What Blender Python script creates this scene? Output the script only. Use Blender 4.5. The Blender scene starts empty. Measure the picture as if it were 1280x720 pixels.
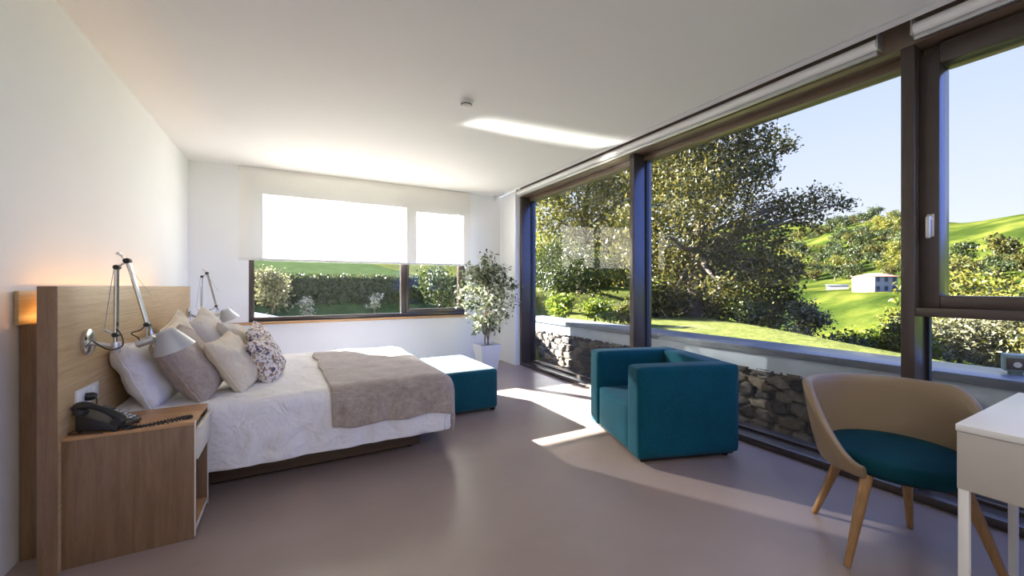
import bpy, bmesh, math, random
import numpy as np
from mathutils import Vector, Matrix, Euler, noise

S = bpy.context.scene
COL = S.collection
PI = math.pi
R = math.radians

# ------------------------------------------------------------------ camera, world, sun, exposure
CAM_H = 1.22
YAW = math.atan(275 / 497.8)
cam_d = bpy.data.cameras.new('camera')
cam_d.sensor_width = 36.0
cam_d.lens = 14.0
cam_d.clip_start = 0.02
cam_d.clip_end = 2000
cam_d.shift_y = -2 / 1280
cam = bpy.data.objects.new('camera', cam_d)
COL.objects.link(cam)
cam.location = (0, 0, CAM_H)
cam.rotation_euler = (PI / 2, 0, -YAW)
S.camera = cam

S.view_settings.view_transform = 'Standard'
S.view_settings.look = 'None'
S.view_settings.gamma = 1.0
S.view_settings.use_curve_mapping = False
S.view_settings.exposure = 0.4

SUN_STRENGTH = 55.0
SUN_TRAVEL = Vector((1.15, -2.1, -1.0)).normalized()
sun_d = bpy.data.lights.new('sun', 'SUN')
sun_d.energy = SUN_STRENGTH
sun_d.color = (1.0, 0.955, 0.895)
sun_d.angle = R(0.6)
sun = bpy.data.objects.new('sun', sun_d)
COL.objects.link(sun)
sun.location = (-20, 45, 22)
sun.rotation_euler = SUN_TRAVEL.to_track_quat('-Z', 'Y').to_euler()

SKY_STRENGTH = 1.0
world = bpy.data.worlds.new('world')
S.world = world
world.use_nodes = True
wn = world.node_tree.nodes
wl = world.node_tree.links
wn.clear()
w_out = wn.new('ShaderNodeOutputWorld')
w_bg = wn.new('ShaderNodeBackground')
w_tc = wn.new('ShaderNodeTexCoord')
w_sep = wn.new('ShaderNodeSeparateXYZ')
w_ramp = wn.new('ShaderNodeValToRGB')
w_bg.inputs['Strength'].default_value = SKY_STRENGTH
cr = w_ramp.color_ramp
cr.elements[0].position = 0.0
cr.elements[0].color = (0.84, 0.86, 0.92, 1)
cr.elements[1].position = 1.0
cr.elements[1].color = (0.52, 0.86, 2.4, 1)
e = cr.elements.new(0.14); e.color = (0.70, 0.745, 0.88, 1)
e = cr.elements.new(0.42); e.color = (0.50, 0.60, 0.90, 1)
wl.new(w_tc.outputs['Generated'], w_sep.inputs[0])
wl.new(w_sep.outputs['Z'], w_ramp.inputs[0])
w_dot = wn.new('ShaderNodeVectorMath'); w_dot.operation = 'DOT_PRODUCT'
w_dot.inputs[1].default_value = (-0.454, 0.891, 0.0)
wl.new(w_tc.outputs['Generated'], w_dot.inputs[0])
w_mr = wn.new('ShaderNodeMapRange'); w_mr.interpolation_type = 'SMOOTHSTEP'
w_mr.inputs['From Min'].default_value = -0.40; w_mr.inputs['From Max'].default_value = -0.95
wl.new(w_dot.outputs['Value'], w_mr.inputs['Value'])
w_mix = wn.new('ShaderNodeMix'); w_mix.data_type = 'RGBA'
wl.new(w_mr.outputs[0], w_mix.inputs[0])
wl.new(w_ramp.outputs[0], w_mix.inputs[6])
w_mix.inputs[7].default_value = (0.46, 0.84, 2.9, 1)
wl.new(w_mix.outputs[2], w_bg.inputs[0])
wl.new(w_bg.outputs[0], w_out.inputs[0])

cy = S.cycles
cy.max_bounces = 12
cy.diffuse_bounces = 6
cy.glossy_bounces = 5
cy.transmission_bounces = 8
cy.transparent_max_bounces = 24
cy.use_denoising = True
cy.sample_clamp_indirect = 8.0
cy.caustics_reflective = True
cy.caustics_refractive = False

FILL_LIGHT = 11.0          # watts of each fill panel added behind the camera

# ------------------------------------------------------------------ materials
def new_mat(name):
    m = bpy.data.materials.new(name)
    m.use_nodes = True
    nt = m.node_tree
    nt.nodes.clear()
    out = nt.nodes.new('ShaderNodeOutputMaterial')
    b = nt.nodes.new('ShaderNodeBsdfPrincipled')
    nt.links.new(b.outputs[0], out.inputs[0])
    return m, nt, b, out

def rgb(c):
    return (c[0], c[1], c[2], 1.0)

def coords(nt, scale=(1, 1, 1), rot=(0, 0, 0)):
    tc = nt.nodes.new('ShaderNodeTexCoord')
    mp = nt.nodes.new('ShaderNodeMapping')
    mp.inputs['Scale'].default_value = scale
    mp.inputs['Rotation'].default_value = rot
    nt.links.new(tc.outputs['Object'], mp.inputs[0])
    return mp.outputs[0]

def tnoise(nt, vec, scale, detail=4, rough=0.55, dist=0.0):
    n = nt.nodes.new('ShaderNodeTexNoise')
    n.inputs['Scale'].default_value = scale
    n.inputs['Detail'].default_value = detail
    n.inputs['Roughness'].default_value = rough
    n.inputs['Distortion'].default_value = dist
    if vec is not None:
        nt.links.new(vec, n.inputs['Vector'])
    return n.outputs['Fac']

def ramp(nt, fac, stops, interp='LINEAR'):
    r = nt.nodes.new('ShaderNodeValToRGB')
    r.color_ramp.interpolation = interp
    el = r.color_ramp.elements
    el[0].position, el[0].color = stops[0][0], rgb(stops[0][1])
    el[1].position, el[1].color = stops[-1][0], rgb(stops[-1][1])
    for p, c in stops[1:-1]:
        k = el.new(p); k.color = rgb(c)
    nt.links.new(fac, r.inputs[0])
    return r.outputs[0]

def bump(nt, b, fac, strength=0.2, dist=0.01):
    n = nt.nodes.new('ShaderNodeBump')
    n.inputs['Strength'].default_value = strength
    n.inputs['Distance'].default_value = dist
    nt.links.new(fac, n.inputs['Height'])
    nt.links.new(n.outputs[0], b.inputs['Normal'])

def simple(name, col, rough=0.5, metal=0.0, var=0.06, scale=6.0, bmp=0.0, bscale=200.0, coat=0.0, sheen=0.0, spec=0.5):
    m, nt, b, out = new_mat(name)
    v = coords(nt)
    f = tnoise(nt, v, scale)
    lo = tuple(c * (1 - var) for c in col)
    hi = tuple(min(1, c * (1 + var)) for c in col)
    nt.links.new(ramp(nt, f, [(0.3, lo), (0.7, hi)]), b.inputs['Base Color'])
    b.inputs['Roughness'].default_value = rough
    b.inputs['Metallic'].default_value = metal
    b.inputs['Specular IOR Level'].default_value = spec
    b.inputs['Coat Weight'].default_value = coat
    b.inputs['Sheen Weight'].default_value = sheen
    if bmp:
        bump(nt, b, tnoise(nt, v, bscale, 2), bmp, 0.003)
    return m

def wood(name, c1, c2, c3, grain=(1.2, 14, 14), rough=0.42):
    m, nt, b, out = new_mat(name)
    v = coords(nt, grain)
    f = tnoise(nt, v, 3.0, 6, 0.6, 0.6)
    c = ramp(nt, f, [(0.28, c1), (0.5, c2), (0.74, c3)])
    v2 = coords(nt, tuple(g * 5 for g in grain))
    f2 = tnoise(nt, v2, 5.0, 3)
    mx = nt.nodes.new('ShaderNodeMix'); mx.data_type = 'RGBA'; mx.blend_type = 'MULTIPLY'
    mx.inputs[0].default_value = 0.35
    nt.links.new(c, mx.inputs[6])
    nt.links.new(ramp(nt, f2, [(0.35, (0.72, 0.70, 0.68)), (0.6, (1, 1, 1))]), mx.inputs[7])
    nt.links.new(mx.outputs[2], b.inputs['Base Color'])
    b.inputs['Roughness'].default_value = rough
    bump(nt, b, f2, 0.06, 0.002)
    return m

def fabric(name, c1, c2, wscale=420.0, sheen=0.3, rough=0.9, bmp=0.25, blotch=5.0, crease=0.0):
    m, nt, b, out = new_mat(name)
    v = coords(nt, (1, 0.12, 1))
    v2 = coords(nt, (0.12, 1, 0.12))
    v3 = coords(nt)
    a = tnoise(nt, v, wscale, 2)
    a2 = tnoise(nt, v2, wscale, 2)
    ad = nt.nodes.new('ShaderNodeMath'); ad.operation = 'ADD'
    nt.links.new(a, ad.inputs[0]); nt.links.new(a2, ad.inputs[1])
    bl = tnoise(nt, v3, blotch, 3)
    ad2 = nt.nodes.new('ShaderNodeMath'); ad2.operation = 'MULTIPLY_ADD'
    ad2.inputs[1].default_value = 0.35; 
    nt.links.new(ad.outputs[0], ad2.inputs[0])
    bl2 = nt.nodes.new('ShaderNodeMath'); bl2.operation = 'MULTIPLY'; bl2.inputs[1].default_value = 0.3
    nt.links.new(bl, bl2.inputs[0])
    nt.links.new(bl2.outputs[0], ad2.inputs[2])
    nt.links.new(ramp(nt, ad2.outputs[0], [(0.36, c1), (0.64, c2)]), b.inputs['Base Color'])
    b.inputs['Roughness'].default_value = rough
    b.inputs['Sheen Weight'].default_value = sheen
    b.inputs['Specular IOR Level'].default_value = 0.2
    bump(nt, b, ad.outputs[0], bmp, 0.002)
    if crease:
        first = b.inputs['Normal'].links[0].from_node
        cn = nt.nodes.new('ShaderNodeBump'); cn.inputs['Strength'].default_value = crease; cn.inputs['Distance'].default_value = 0.05
        nt.links.new(tnoise(nt, v3, 5.5, 3, 0.5, 1.2), cn.inputs['Height'])
        nt.links.new(cn.outputs[0], first.inputs['Normal'])
    return m

def emit_mat(name, col, strength):
    m = bpy.data.materials.new(name); m.use_nodes = True
    nt = m.node_tree; nt.nodes.clear()
    out = nt.nodes.new('ShaderNodeOutputMaterial')
    e_ = nt.nodes.new('ShaderNodeEmission')
    e_.inputs[0].default_value = rgb(col); e_.inputs[1].default_value = strength
    nt.links.new(e_.outputs[0], out.inputs[0])
    return m

def glass_mat(name, tint=(0.97, 0.985, 0.98)):
    m = bpy.data.materials.new(name); m.use_nodes = True
    nt = m.node_tree; nt.nodes.clear()
    out = nt.nodes.new('ShaderNodeOutputMaterial')
    t = nt.nodes.new('ShaderNodeBsdfTransparent'); t.inputs[0].default_value = rgb(tint)
    g = nt.nodes.new('ShaderNodeBsdfGlossy'); g.inputs['Roughness'].default_value = 0.0
    fr = nt.nodes.new('ShaderNodeFresnel'); fr.inputs[0].default_value = 1.45
    geo = nt.nodes.new('ShaderNodeNewGeometry')
    mul = nt.nodes.new('ShaderNodeMath'); mul.operation = 'SUBTRACT'; mul.inputs[0].default_value = 1.0
    nt.links.new(geo.outputs['Backfacing'], mul.inputs[1])
    mm = nt.nodes.new('ShaderNodeMath'); mm.operation = 'MULTIPLY'
    nt.links.new(fr.outputs[0], mm.inputs[0]); nt.links.new(mul.outputs[0], mm.inputs[1])
    mx = nt.nodes.new('ShaderNodeMixShader')
    nt.links.new(mm.outputs[0], mx.inputs[0]); nt.links.new(t.outputs[0], mx.inputs[1]); nt.links.new(g.outputs[0], mx.inputs[2])
    nt.links.new(mx.outputs[0], out.inputs[0])
    return m

def leaf_mat(name, cols, rough=0.45, trans=0.45):
    m, nt, b, out = new_mat(name)
    geo = nt.nodes.new('ShaderNodeNewGeometry')
    n = len(cols)
    c = ramp(nt, geo.outputs['Random Per Island'], [(i / (n - 1), cols[i]) for i in range(n)])
    nt.links.new(c, b.inputs['Base Color'])
    b.inputs['Roughness'].default_value = rough
    b.inputs['Specular IOR Level'].default_value = 0.3
    tr = nt.nodes.new('ShaderNodeBsdfTranslucent')
    nt.links.new(c, tr.inputs[0])
    mx = nt.nodes.new('ShaderNodeMixShader'); mx.inputs[0].default_value = trans
    nt.links.new(b.outputs[0], mx.inputs[1]); nt.links.new(tr.outputs[0], mx.inputs[2])
    nt.links.new(mx.outputs[0], out.inputs[0])
    return m

M = {}
M['wall'] = simple('white_wall_paint', (0.87, 0.885, 0.905), 0.65, var=0.01, scale=2, bmp=0.03, bscale=150)
M['ceiling'] = simple('ceiling_paint', (0.83, 0.825, 0.82), 0.7, var=0.01, scale=2)
M['dark_gap'] = simple('dark_gap', (0.03, 0.03, 0.03), 0.8)
M['frame'] = simple('bronze_frame', (0.060, 0.046, 0.040), 0.26, metal=0.0, var=0.06, spec=0.7)
M['head'] = simple('bronze_head', (0.15, 0.105, 0.072), 0.30, var=0.06, spec=0.7)  # frame bronze made lighter, its golden reflection put into the colour
M['frame_in'] = simple('frame_gasket', (0.012, 0.012, 0.014), 0.5)
M['glass'] = glass_mat('clear_glass')
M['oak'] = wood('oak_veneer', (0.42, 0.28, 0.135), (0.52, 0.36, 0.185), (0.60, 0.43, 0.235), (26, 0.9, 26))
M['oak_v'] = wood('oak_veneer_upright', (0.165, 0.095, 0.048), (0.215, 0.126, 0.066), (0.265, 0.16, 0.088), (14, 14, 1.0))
M['oak_top'] = wood('oak_top', (0.40, 0.20, 0.085), (0.48, 0.26, 0.115), (0.55, 0.32, 0.15), (1.0, 12, 12))
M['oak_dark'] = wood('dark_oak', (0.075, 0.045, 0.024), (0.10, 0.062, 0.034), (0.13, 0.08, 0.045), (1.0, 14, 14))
M['oak_leg'] = wood('oak_leg', (0.25, 0.125, 0.045), (0.31, 0.165, 0.063), (0.37, 0.21, 0.085), (20, 20, 1.6))
M['sill'] = wood('sill_wood', (0.42, 0.22, 0.09), (0.50, 0.28, 0.12), (0.56, 0.33, 0.16), (1.0, 14, 14))
M['cream_edge'] = simple('cream_lacquer', (0.72, 0.66, 0.55), 0.4)
M['apron'] = simple('shaded_white_lacquer', (0.50, 0.475, 0.44), 0.35, var=0.01)  # white lacquer greyed, the apron's shade is put into the colour
M['white_lacquer'] = simple('white_lacquer', (0.78, 0.78, 0.78), 0.3, var=0.01)
M['teal'] = fabric('teal_wool', (0.000, 0.046, 0.072), (0.000, 0.086, 0.132), 500, sheen=0.07, bmp=0.15)
M['teal_pouf'] = fabric('teal_pouf_wool', (0.000, 0.050, 0.072), (0.003, 0.090, 0.125), 500, sheen=0.22, bmp=0.15)
M['teal_dark'] = fabric('dark_teal_wool', (0.000, 0.030, 0.045), (0.001, 0.052, 0.074), 500, sheen=0.0, bmp=0.15)
M['black_foot'] = simple('black_plastic', (0.012, 0.012, 0.012), 0.45)
M['linen_white'] = fabric('white_cotton', (0.76, 0.74, 0.75), (0.86, 0.845, 0.85), 600, sheen=0.1, bmp=0.06, crease=0.6)
M['linen_grey'] = fabric('grey_linen', (0.28, 0.225, 0.185), (0.52, 0.44, 0.38), 260, sheen=0.2, bmp=0.45)
M['linen_pale'] = fabric('pale_linen', (0.50, 0.45, 0.39), (0.66, 0.61, 0.54), 320, sheen=0.2, bmp=0.3)
M['linen_cream'] = fabric('cream_cotton', (0.66, 0.575, 0.44), (0.78, 0.70, 0.57), 420, sheen=0.1, bmp=0.15, crease=0.4)
M['throw'] = fabric('beige_throw', (0.27, 0.215, 0.17), (0.50, 0.425, 0.36), 190, sheen=0.35, bmp=0.6, blotch=9)
M['chrome'] = simple('polished_aluminium', (0.70, 0.69, 0.68), 0.16, metal=1.0, var=0.03)
M['alu'] = simple('satin_aluminium', (0.66, 0.66, 0.66), 0.38, metal=0.9, var=0.03)
M['shade'] = simple('lamp_shade_aluminium', (0.52, 0.54, 0.58), 0.42, metal=0.5, var=0.02)
M['steel'] = simple('steel_cable', (0.4, 0.4, 0.4), 0.35, metal=1.0)
M['black'] = simple('phone_black', (0.018, 0.018, 0.019), 0.36, var=0.1)
M['grey_key'] = simple('phone_keys', (0.55, 0.55, 0.55), 0.5)
M['lcd'] = simple('phone_display', (0.05, 0.06, 0.055), 0.12)
M['white_plastic'] = simple('white_plastic', (0.80, 0.80, 0.79), 0.35, var=0.01)
M['shell'] = simple('beige_leatherette', (0.235, 0.170, 0.105), 0.42, var=0.03, bmp=0.06, bscale=400)
M['pot'] = simple('white_pot', (0.78, 0.78, 0.80), 0.3, var=0.01)
M['soil'] = simple('soil', (0.05, 0.035, 0.025), 0.95, var=0.3, scale=60)
M['bark'] = simple('bark', (0.09, 0.065, 0.045), 0.9, var=0.35, scale=12, bmp=0.5, bscale=40)
M['bark_pale'] = simple('ficus_bark', (0.22, 0.17, 0.12), 0.8, var=0.3, scale=30)
M['ficus'] = leaf_mat('ficus_leaf', [(0.045, 0.06, 0.025), (0.09, 0.115, 0.05), (0.30, 0.33, 0.20), (0.62, 0.62, 0.48)], 0.4, 0.25)
M['bulb'] = emit_mat('warm_led', (1.0, 0.50, 0.14), 16.0)
M['fill_glow'] = emit_mat('fill_panel_glow', (1.0, 0.96, 0.90), 1.5)  # glow of the added fill panels

def floor_mat():
    m, nt, b, out = new_mat('polished_resin_floor')
    v = coords(nt)
    f = tnoise(nt, v, 1.1, 5, 0.6, 0.4)
    f2 = tnoise(nt, v, 24, 3)
    c = ramp(nt, f, [(0.3, (0.275, 0.212, 0.184)), (0.7, (0.335, 0.260, 0.228))])
    nt.links.new(c, b.inputs['Base Color'])
    nt.links.new(ramp(nt, f2, [(0.3, (0.28,) * 3), (0.7, (0.36,) * 3)]), b.inputs['Roughness'])
    b.inputs['Specular IOR Level'].default_value = 0.45
    return m
M['floor'] = floor_mat()

def blind_mat():
    m = bpy.data.materials.new('blind_fabric'); m.use_nodes = True
    nt = m.node_tree; nt.nodes.clear()
    out = nt.nodes.new('ShaderNodeOutputMaterial')
    d = nt.nodes.new('ShaderNodeBsdfDiffuse'); d.inputs[0].default_value = (0.93, 0.92, 0.91, 1)
    t = nt.nodes.new('ShaderNodeBsdfTranslucent'); t.inputs[0].default_value = (0.93, 0.87, 0.79, 1)
    tp = nt.nodes.new('ShaderNodeBsdfTransparent')
    v = coords(nt, (1, 1, 1))
    w = nt.nodes.new('ShaderNodeTexNoise'); w.inputs['Scale'].default_value = 300
    nt.links.new(v, w.inputs['Vector'])
    mx = nt.nodes.new('ShaderNodeMixShader'); mx.inputs[0].default_value = 0.37
    nt.links.new(d.outputs[0], mx.inputs[1]); nt.links.new(t.outputs[0], mx.inputs[2])
    mx2 = nt.nodes.new('ShaderNodeMixShader')
    mr = nt.nodes.new('ShaderNodeMapRange')
    mr.inputs['To Min'].default_value = 0.025; mr.inputs['To Max'].default_value = 0.08
    nt.links.new(w.outputs['Fac'], mr.inputs['Value'])
    nt.links.new(mr.outputs[0], mx2.inputs[0])
    nt.links.new(mx.outputs[0], mx2.inputs[1]); nt.links.new(tp.outputs[0], mx2.inputs[2])
    nt.links.new(mx2.outputs[0], out.inputs[0])
    return m
M['blind'] = blind_mat()

def floral_mat():
    m, nt, b, out = new_mat('floral_cotton')
    v = coords(nt)
    def vor(scale, seed, thr, col, base):
        mp = nt.nodes.new('ShaderNodeMapping'); mp.inputs['Location'].default_value = (seed, seed * 1.7, seed * 0.3)
        nz = nt.nodes.new('ShaderNodeTexNoise'); nz.inputs['Scale'].default_value = 26
        nt.links.new(v, mp.inputs[0])
        nt.links.new(mp.outputs[0], nz.inputs['Vector'])
        mxv = nt.nodes.new('ShaderNodeMix'); mxv.data_type = 'RGBA'; mxv.inputs[0].default_value = 0.055
        nt.links.new(mp.outputs[0], mxv.inputs[6]); nt.links.new(nz.outputs['Color'], mxv.inputs[7])
        vo = nt.nodes.new('ShaderNodeTexVoronoi'); vo.inputs['Scale'].default_value = scale
        nt.links.new(mxv.outputs[2], vo.inputs['Vector'])
        rr = nt.nodes.new('ShaderNodeMapRange')
        rr.inputs['From Min'].default_value = thr; rr.inputs['From Max'].default_value = thr + 0.05
        rr.inputs['To Min'].default_value = 1; rr.inputs['To Max'].default_value = 0
        nt.links.new(vo.outputs['Distance'], rr.inputs['Value'])
        mx = nt.nodes.new('ShaderNodeMix'); mx.data_type = 'RGBA'
        nt.links.new(rr.outputs[0], mx.inputs[0])
        if isinstance(base, tuple): mx.inputs[6].default_value = rgb(base)
        else: nt.links.new(base, mx.inputs[6])
        mx.inputs[7].default_value = rgb(col)
        return mx.outputs[2]
    c = vor(34, 0.4, 0.36, (0.42, 0.34, 0.27), (0.76, 0.71, 0.66))
    c = vor(27, 1.9, 0.28, (0.25, 0.15, 0.13), c)
    c = vor(24, 3.1, 0.28, (0.09, 0.09, 0.16), c)
    c = vor(40, 5.7, 0.25, (0.38, 0.24, 0.17), c)
    nt.links.new(c, b.inputs['Base Color'])
    b.inputs['Roughness'].default_value = 0.9
    b.inputs['Specular IOR Level'].default_value = 0.2
    return m
M['floral'] = floral_mat()

# ------------------------------------------------------------------ helpers
def link_mesh(name, me, mat, parent=None, smooth=None):
    o = bpy.data.objects.new(name, me)
    COL.objects.link(o)
    if mat is not None:
        me.materials.append(mat)
    if smooth:
        for p in me.polygons: p.use_smooth = True
        me.set_sharp_from_angle(angle=R(smooth))
    if parent is not None: o.parent = parent
    return o

def fin(name, bm, mat, parent=None, smooth=35):
    bmesh.ops.recalc_face_normals(bm, faces=bm.faces)
    me = bpy.data.meshes.new(name)
    bm.to_mesh(me); bm.free()
    return link_mesh(name, me, mat, parent, smooth)

def B(): return bmesh.new()

def box(bm, x0, x1, y0, y1, z0, z1, bev=0.0, seg=2, mtx=None):
    r = bmesh.ops.create_cube(bm, size=1.0)
    vs = r['verts']
    for v in vs:
        v.co = Vector(((x0 + x1) / 2 + v.co.x * (x1 - x0), (y0 + y1) / 2 + v.co.y * (y1 - y0), (z0 + z1) / 2 + v.co.z * (z1 - z0)))
    if bev > 0:
        es = list({e_ for v in vs for e_ in v.link_edges})
        rr = bmesh.ops.bevel(bm, geom=es, offset=bev, segments=seg, profile=0.5, affect='EDGES')
        vs = list({v for f in rr['faces'] for v in f.verts} | {v for v in vs if v.is_valid})
    if mtx is not None:
        bmesh.ops.transform(bm, matrix=mtx, verts=vs)
    return vs

def softbox(bm, x0, x1, y0, y1, z0, z1, r, n=10, puff=0.0, mtx=None):
    """upholstered block: subdivided box with rounded edges and slightly swollen faces"""
    c = Vector(((x0 + x1) / 2, (y0 + y1) / 2, (z0 + z1) / 2))
    h = Vector(((x1 - x0) / 2, (y1 - y0) / 2, (z1 - z0) / 2))
    bmesh.ops.create_cube(bm, size=2.0)
    bmesh.ops.subdivide_edges(bm, edges=list(bm.edges), cuts=n, use_grid_fill=True)
    seen = list(bm.verts)
    for v in seen:
        u = [math.copysign(abs(k) ** 0.55, k) if abs(k) < 1 else k for k in v.co]
        p = Vector((u[0] * h.x, u[1] * h.y, u[2] * h.z))
        core = Vector([max(-(h[i] - r), min(h[i] - r, p[i])) for i in range(3)])
        d = p - core
        if d.length > 1e-9: p = core + d.normalized() * r
        if puff:
            for i in range(3):
                j, k = (i + 1) % 3, (i + 2) % 3
                if abs(v.co[i]) > 0.999:
                    p[i] += math.copysign(puff * (1 - u[j] ** 2) * (1 - u[k] ** 2), v.co[i])
        v.co = c + p
    if mtx is not None:
        bmesh.ops.transform(bm, matrix=mtx, verts=list(seen))

def lathe(bm, prof, seg=32, mtx=None, cap=True):
    rings = []
    for (r, z) in prof:
        ring = []
        for i in range(seg):
            a = 2 * PI * i / seg
            p = Vector((r * math.cos(a), r * math.sin(a), z))
            if mtx is not None: p = mtx @ p
            ring.append(bm.verts.new(p))
        rings.append(ring)
    for a, b in zip(rings, rings[1:]):
        for i in range(seg):
            j = (i + 1) % seg
            bm.faces.new((a[i], a[j], b[j], b[i]))
    if cap:
        bm.faces.new(rings[0][::-1]); bm.faces.new(rings[-1])

def tube(bm, pts, rad, seg=10, cap=True):
    pts = [Vector(p) for p in pts]
    n = len(pts)
    rads = rad if isinstance(rad, (list, tuple)) else [rad] * n
    tan = []
    for i in range(n):
        t = (pts[min(i + 1, n - 1)] - pts[max(i - 1, 0)])
        tan.append(t.normalized() if t.length > 1e-9 else Vector((0, 0, 1)))
    ref = Vector((0, 0, 1)) if abs(tan[0].z) < 0.9 else Vector((1, 0, 0))
    u = tan[0].cross(ref).normalized()
    rings = []
    for i in range(n):
        u = (u - tan[i] * u.dot(tan[i]))
        u = u.normalized() if u.length > 1e-6 else tan[i].orthogonal().normalized()
        w = tan[i].cross(u)
        rings.append([bm.verts.new(pts[i] + (u * math.cos(2 * PI * k / seg) + w * math.sin(2 * PI * k / seg)) * rads[i]) for k in range(seg)])
    for a, b in zip(rings, rings[1:]):
        for k in range(seg):
            l = (k + 1) % seg
            bm.faces.new((a[k], a[l], b[l], b[k]))
    if cap:
        bm.faces.new(rings[0][::-1]); bm.faces.new(rings[-1])

def spline(pts, n=8):
    pts = [Vector(p) for p in pts]
    out = []
    P = [pts[0]] + pts + [pts[-1]]
    for i in range(1, len(P) - 2):
        a, b, c, d = P[i - 1], P[i], P[i + 1], P[i + 2]
        for k in range(n):
            t = k / n
            out.append(0.5 * ((2 * b) + (c - a) * t + (2 * a - 5 * b + 4 * c - d) * t * t + (3 * b - a - 3 * c + d) * t ** 3))
    out.append(pts[-1])
    return out

def grid_mesh(name, fn, nu, nv, mat, parent=None, smooth=60, closed_u=False):
    verts, faces = [], []
    for i in range(nu):
        for j in range(nv):
            verts.append(fn(i, j))
    for i in range(nu - (0 if closed_u else 1)):
        for j in range(nv - 1):
            a = i * nv + j; b = ((i + 1) % nu) * nv + j
            faces.append((a, b, b + 1, a + 1))
    me = bpy.data.meshes.new(name)
    me.from_pydata([tuple(v) for v in verts], [], faces)
    return link_mesh(name, me, mat, parent, smooth)

def tag(o, label=None, cat=None, group=None, kind=None):
    if label: o['label'] = label
    if cat: o['category'] = cat
    if group: o['group'] = group
    if kind: o['kind'] = kind
    return o

def thing(name, label, cat, loc=(0, 0, 0), rz=0.0, group=None):
    o = bpy.data.objects.new(name, None)
    COL.objects.link(o)
    o.location = loc; o.rotation_euler = (0, 0, rz)
    o.empty_display_size = 0.1
    return tag(o, label, cat, group)

def struct(name, bm, mat, parent=None, smooth=30):
    o = fin(name, bm, mat, parent, smooth)
    if parent is None: o['kind'] = 'structure'
    return o

def struct_empty(name, loc=(0, 0, 0)):
    o = bpy.data.objects.new(name, None); COL.objects.link(o)
    o.location = loc; o['kind'] = 'structure'
    return o

def leaves_mesh(name, pos, size, mat, parent=None, rng=None, up=0.25, droop=0.0, aspect=0.5, fold=0.12):
    """one mesh of many small folded leaves, each leaf its own island"""
    n = len(pos)
    rng = rng or np.random.default_rng(1)
    d = rng.normal(size=(n, 3)); d[:, 2] -= droop
    d /= np.linalg.norm(d, axis=1)[:, None]
    nr = rng.normal(size=(n, 3)); nr[:, 2] += up * 3
    s = np.cross(d, nr); s /= (np.linalg.norm(s, axis=1)[:, None] + 1e-9)
    nn = np.cross(s, d)
    L = size * rng.uniform(0.65, 1.3, n)[:, None]
    p0 = pos - d * L * 0.5
    p1 = pos + s * L * aspect * 0.5 - nn * L * fold * -1
    p2 = pos + d * L * 0.5
    p3 = pos - s * L * aspect * 0.5 - nn * L * fold * -1
    V = np.stack([p0, p1, p2, p3], axis=1).reshape(-1, 3).astype(np.float32)
    base = np.arange(n) * 4
    F = np.stack([base, base + 1, base + 2, base, base + 2, base + 3], axis=1).astype(np.int32).reshape(-1)
    me = bpy.data.meshes.new(name)
    me.vertices.add(n * 4); me.vertices.foreach_set('co', V.reshape(-1))
    me.loops.add(len(F)); me.loops.foreach_set('vertex_index', F)
    np_ = n * 2
    me.polygons.add(np_)
    me.polygons.foreach_set('loop_start', (np.arange(np_) * 3).astype(np.int32))
    me.update(calc_edges=True)
    return link_mesh(name, me, mat, parent)

def clump_points(clumps, per, rng, flat=0.85):
    """leaf positions in the outer shells of a set of ellipsoidal clumps: (x,y,z,r)"""
    out = []
    tot = sum(c[3] ** 2 for c in clumps)
    for (x, y, z, r) in clumps:
        k = max(8, int(per * r * r / tot))
        d = rng.normal(size=(k, 3)); d /= np.linalg.norm(d, axis=1)[:, None]
        rr = r * rng.uniform(0.15, 1.0, k) ** 0.45
        rr *= 1 + 0.22 * rng.normal(size=k)
        p = d * rr[:, None]; p[:, 2] *= flat
        out.append(p + np.array([x, y, z]))
    return np.concatenate(out)

# ------------------------------------------------------------------ room shell
WL, WB, H = -1.062, 5.87, 2.69        # left wall face, back wall face, ceiling height
YB = -3.4                             # wall behind the camera
XG, XF = 3.29, 3.10                   # glass plane and room-side face of the glazing frames
XR = 3.02                             # white wall stub beside the glazing

bm = B(); box(bm, WL - 0.2, 3.36, YB - 0.2, WB + 0.2, -0.2, 0.0); struct('floor', bm, M['floor'])
bm = B(); box(bm, WL - 0.2, 2.905, YB - 0.2, WB + 0.2, H, H + 0.18)
box(bm, 2.917, 2.985, YB - 0.2, WB + 0.2, H, H + 0.18)
box(bm, 2.905, 2.917, YB - 0.2, WB + 0.2, H + 0.03, H + 0.18)
box(bm, 2.985, 3.11, YB - 0.2, WB + 0.2, H + 0.09, H + 0.18)
struct('ceiling', bm, M['ceiling'])
bm = B(); box(bm, WL - 0.2, WL, YB - 0.2, WB + 0.2, 0, H); struct('wall_left', bm, M['wall'])
bm = B(); box(bm, WL - 0.2, 3.36, YB - 0.2, YB, 0, H); struct('wall_front', bm, M['wall'])
# back wall with the opening of the small window
WX0, WX1, WZ0, WZ1 = -0.47, 2.40, 0.775, 2.50
bm = B()
box(bm, WL, WX0, WB, WB + 0.2, 0, H)
box(bm, WX1, 3.36, WB, WB + 0.2, 0, H)
box(bm, WX0, WX1, WB, WB + 0.2, 0, WZ0)
box(bm, WX0, WX1, WB, WB + 0.2, WZ1, H)
struct('wall_back', bm, M['wall'])
bm = B(); box(bm, XR, 3.36, 5.36, WB, 0, H); struct('wall_right', bm, M['wall'])
# flat roof over the room
bm = B(); box(bm, WL - 0.5, 3.46, YB - 0.3, WB + 0.28, H + 0.18, H + 0.34); struct('roof', bm, simple('roof_render', (0.5, 0.49, 0.47), 0.8))
bm = B(); box(bm, WL + 0.001, XR, WB - 0.012, WB, 0.0, 0.07, 0.003); struct('baseboard_back', bm, M['wall'])

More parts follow.
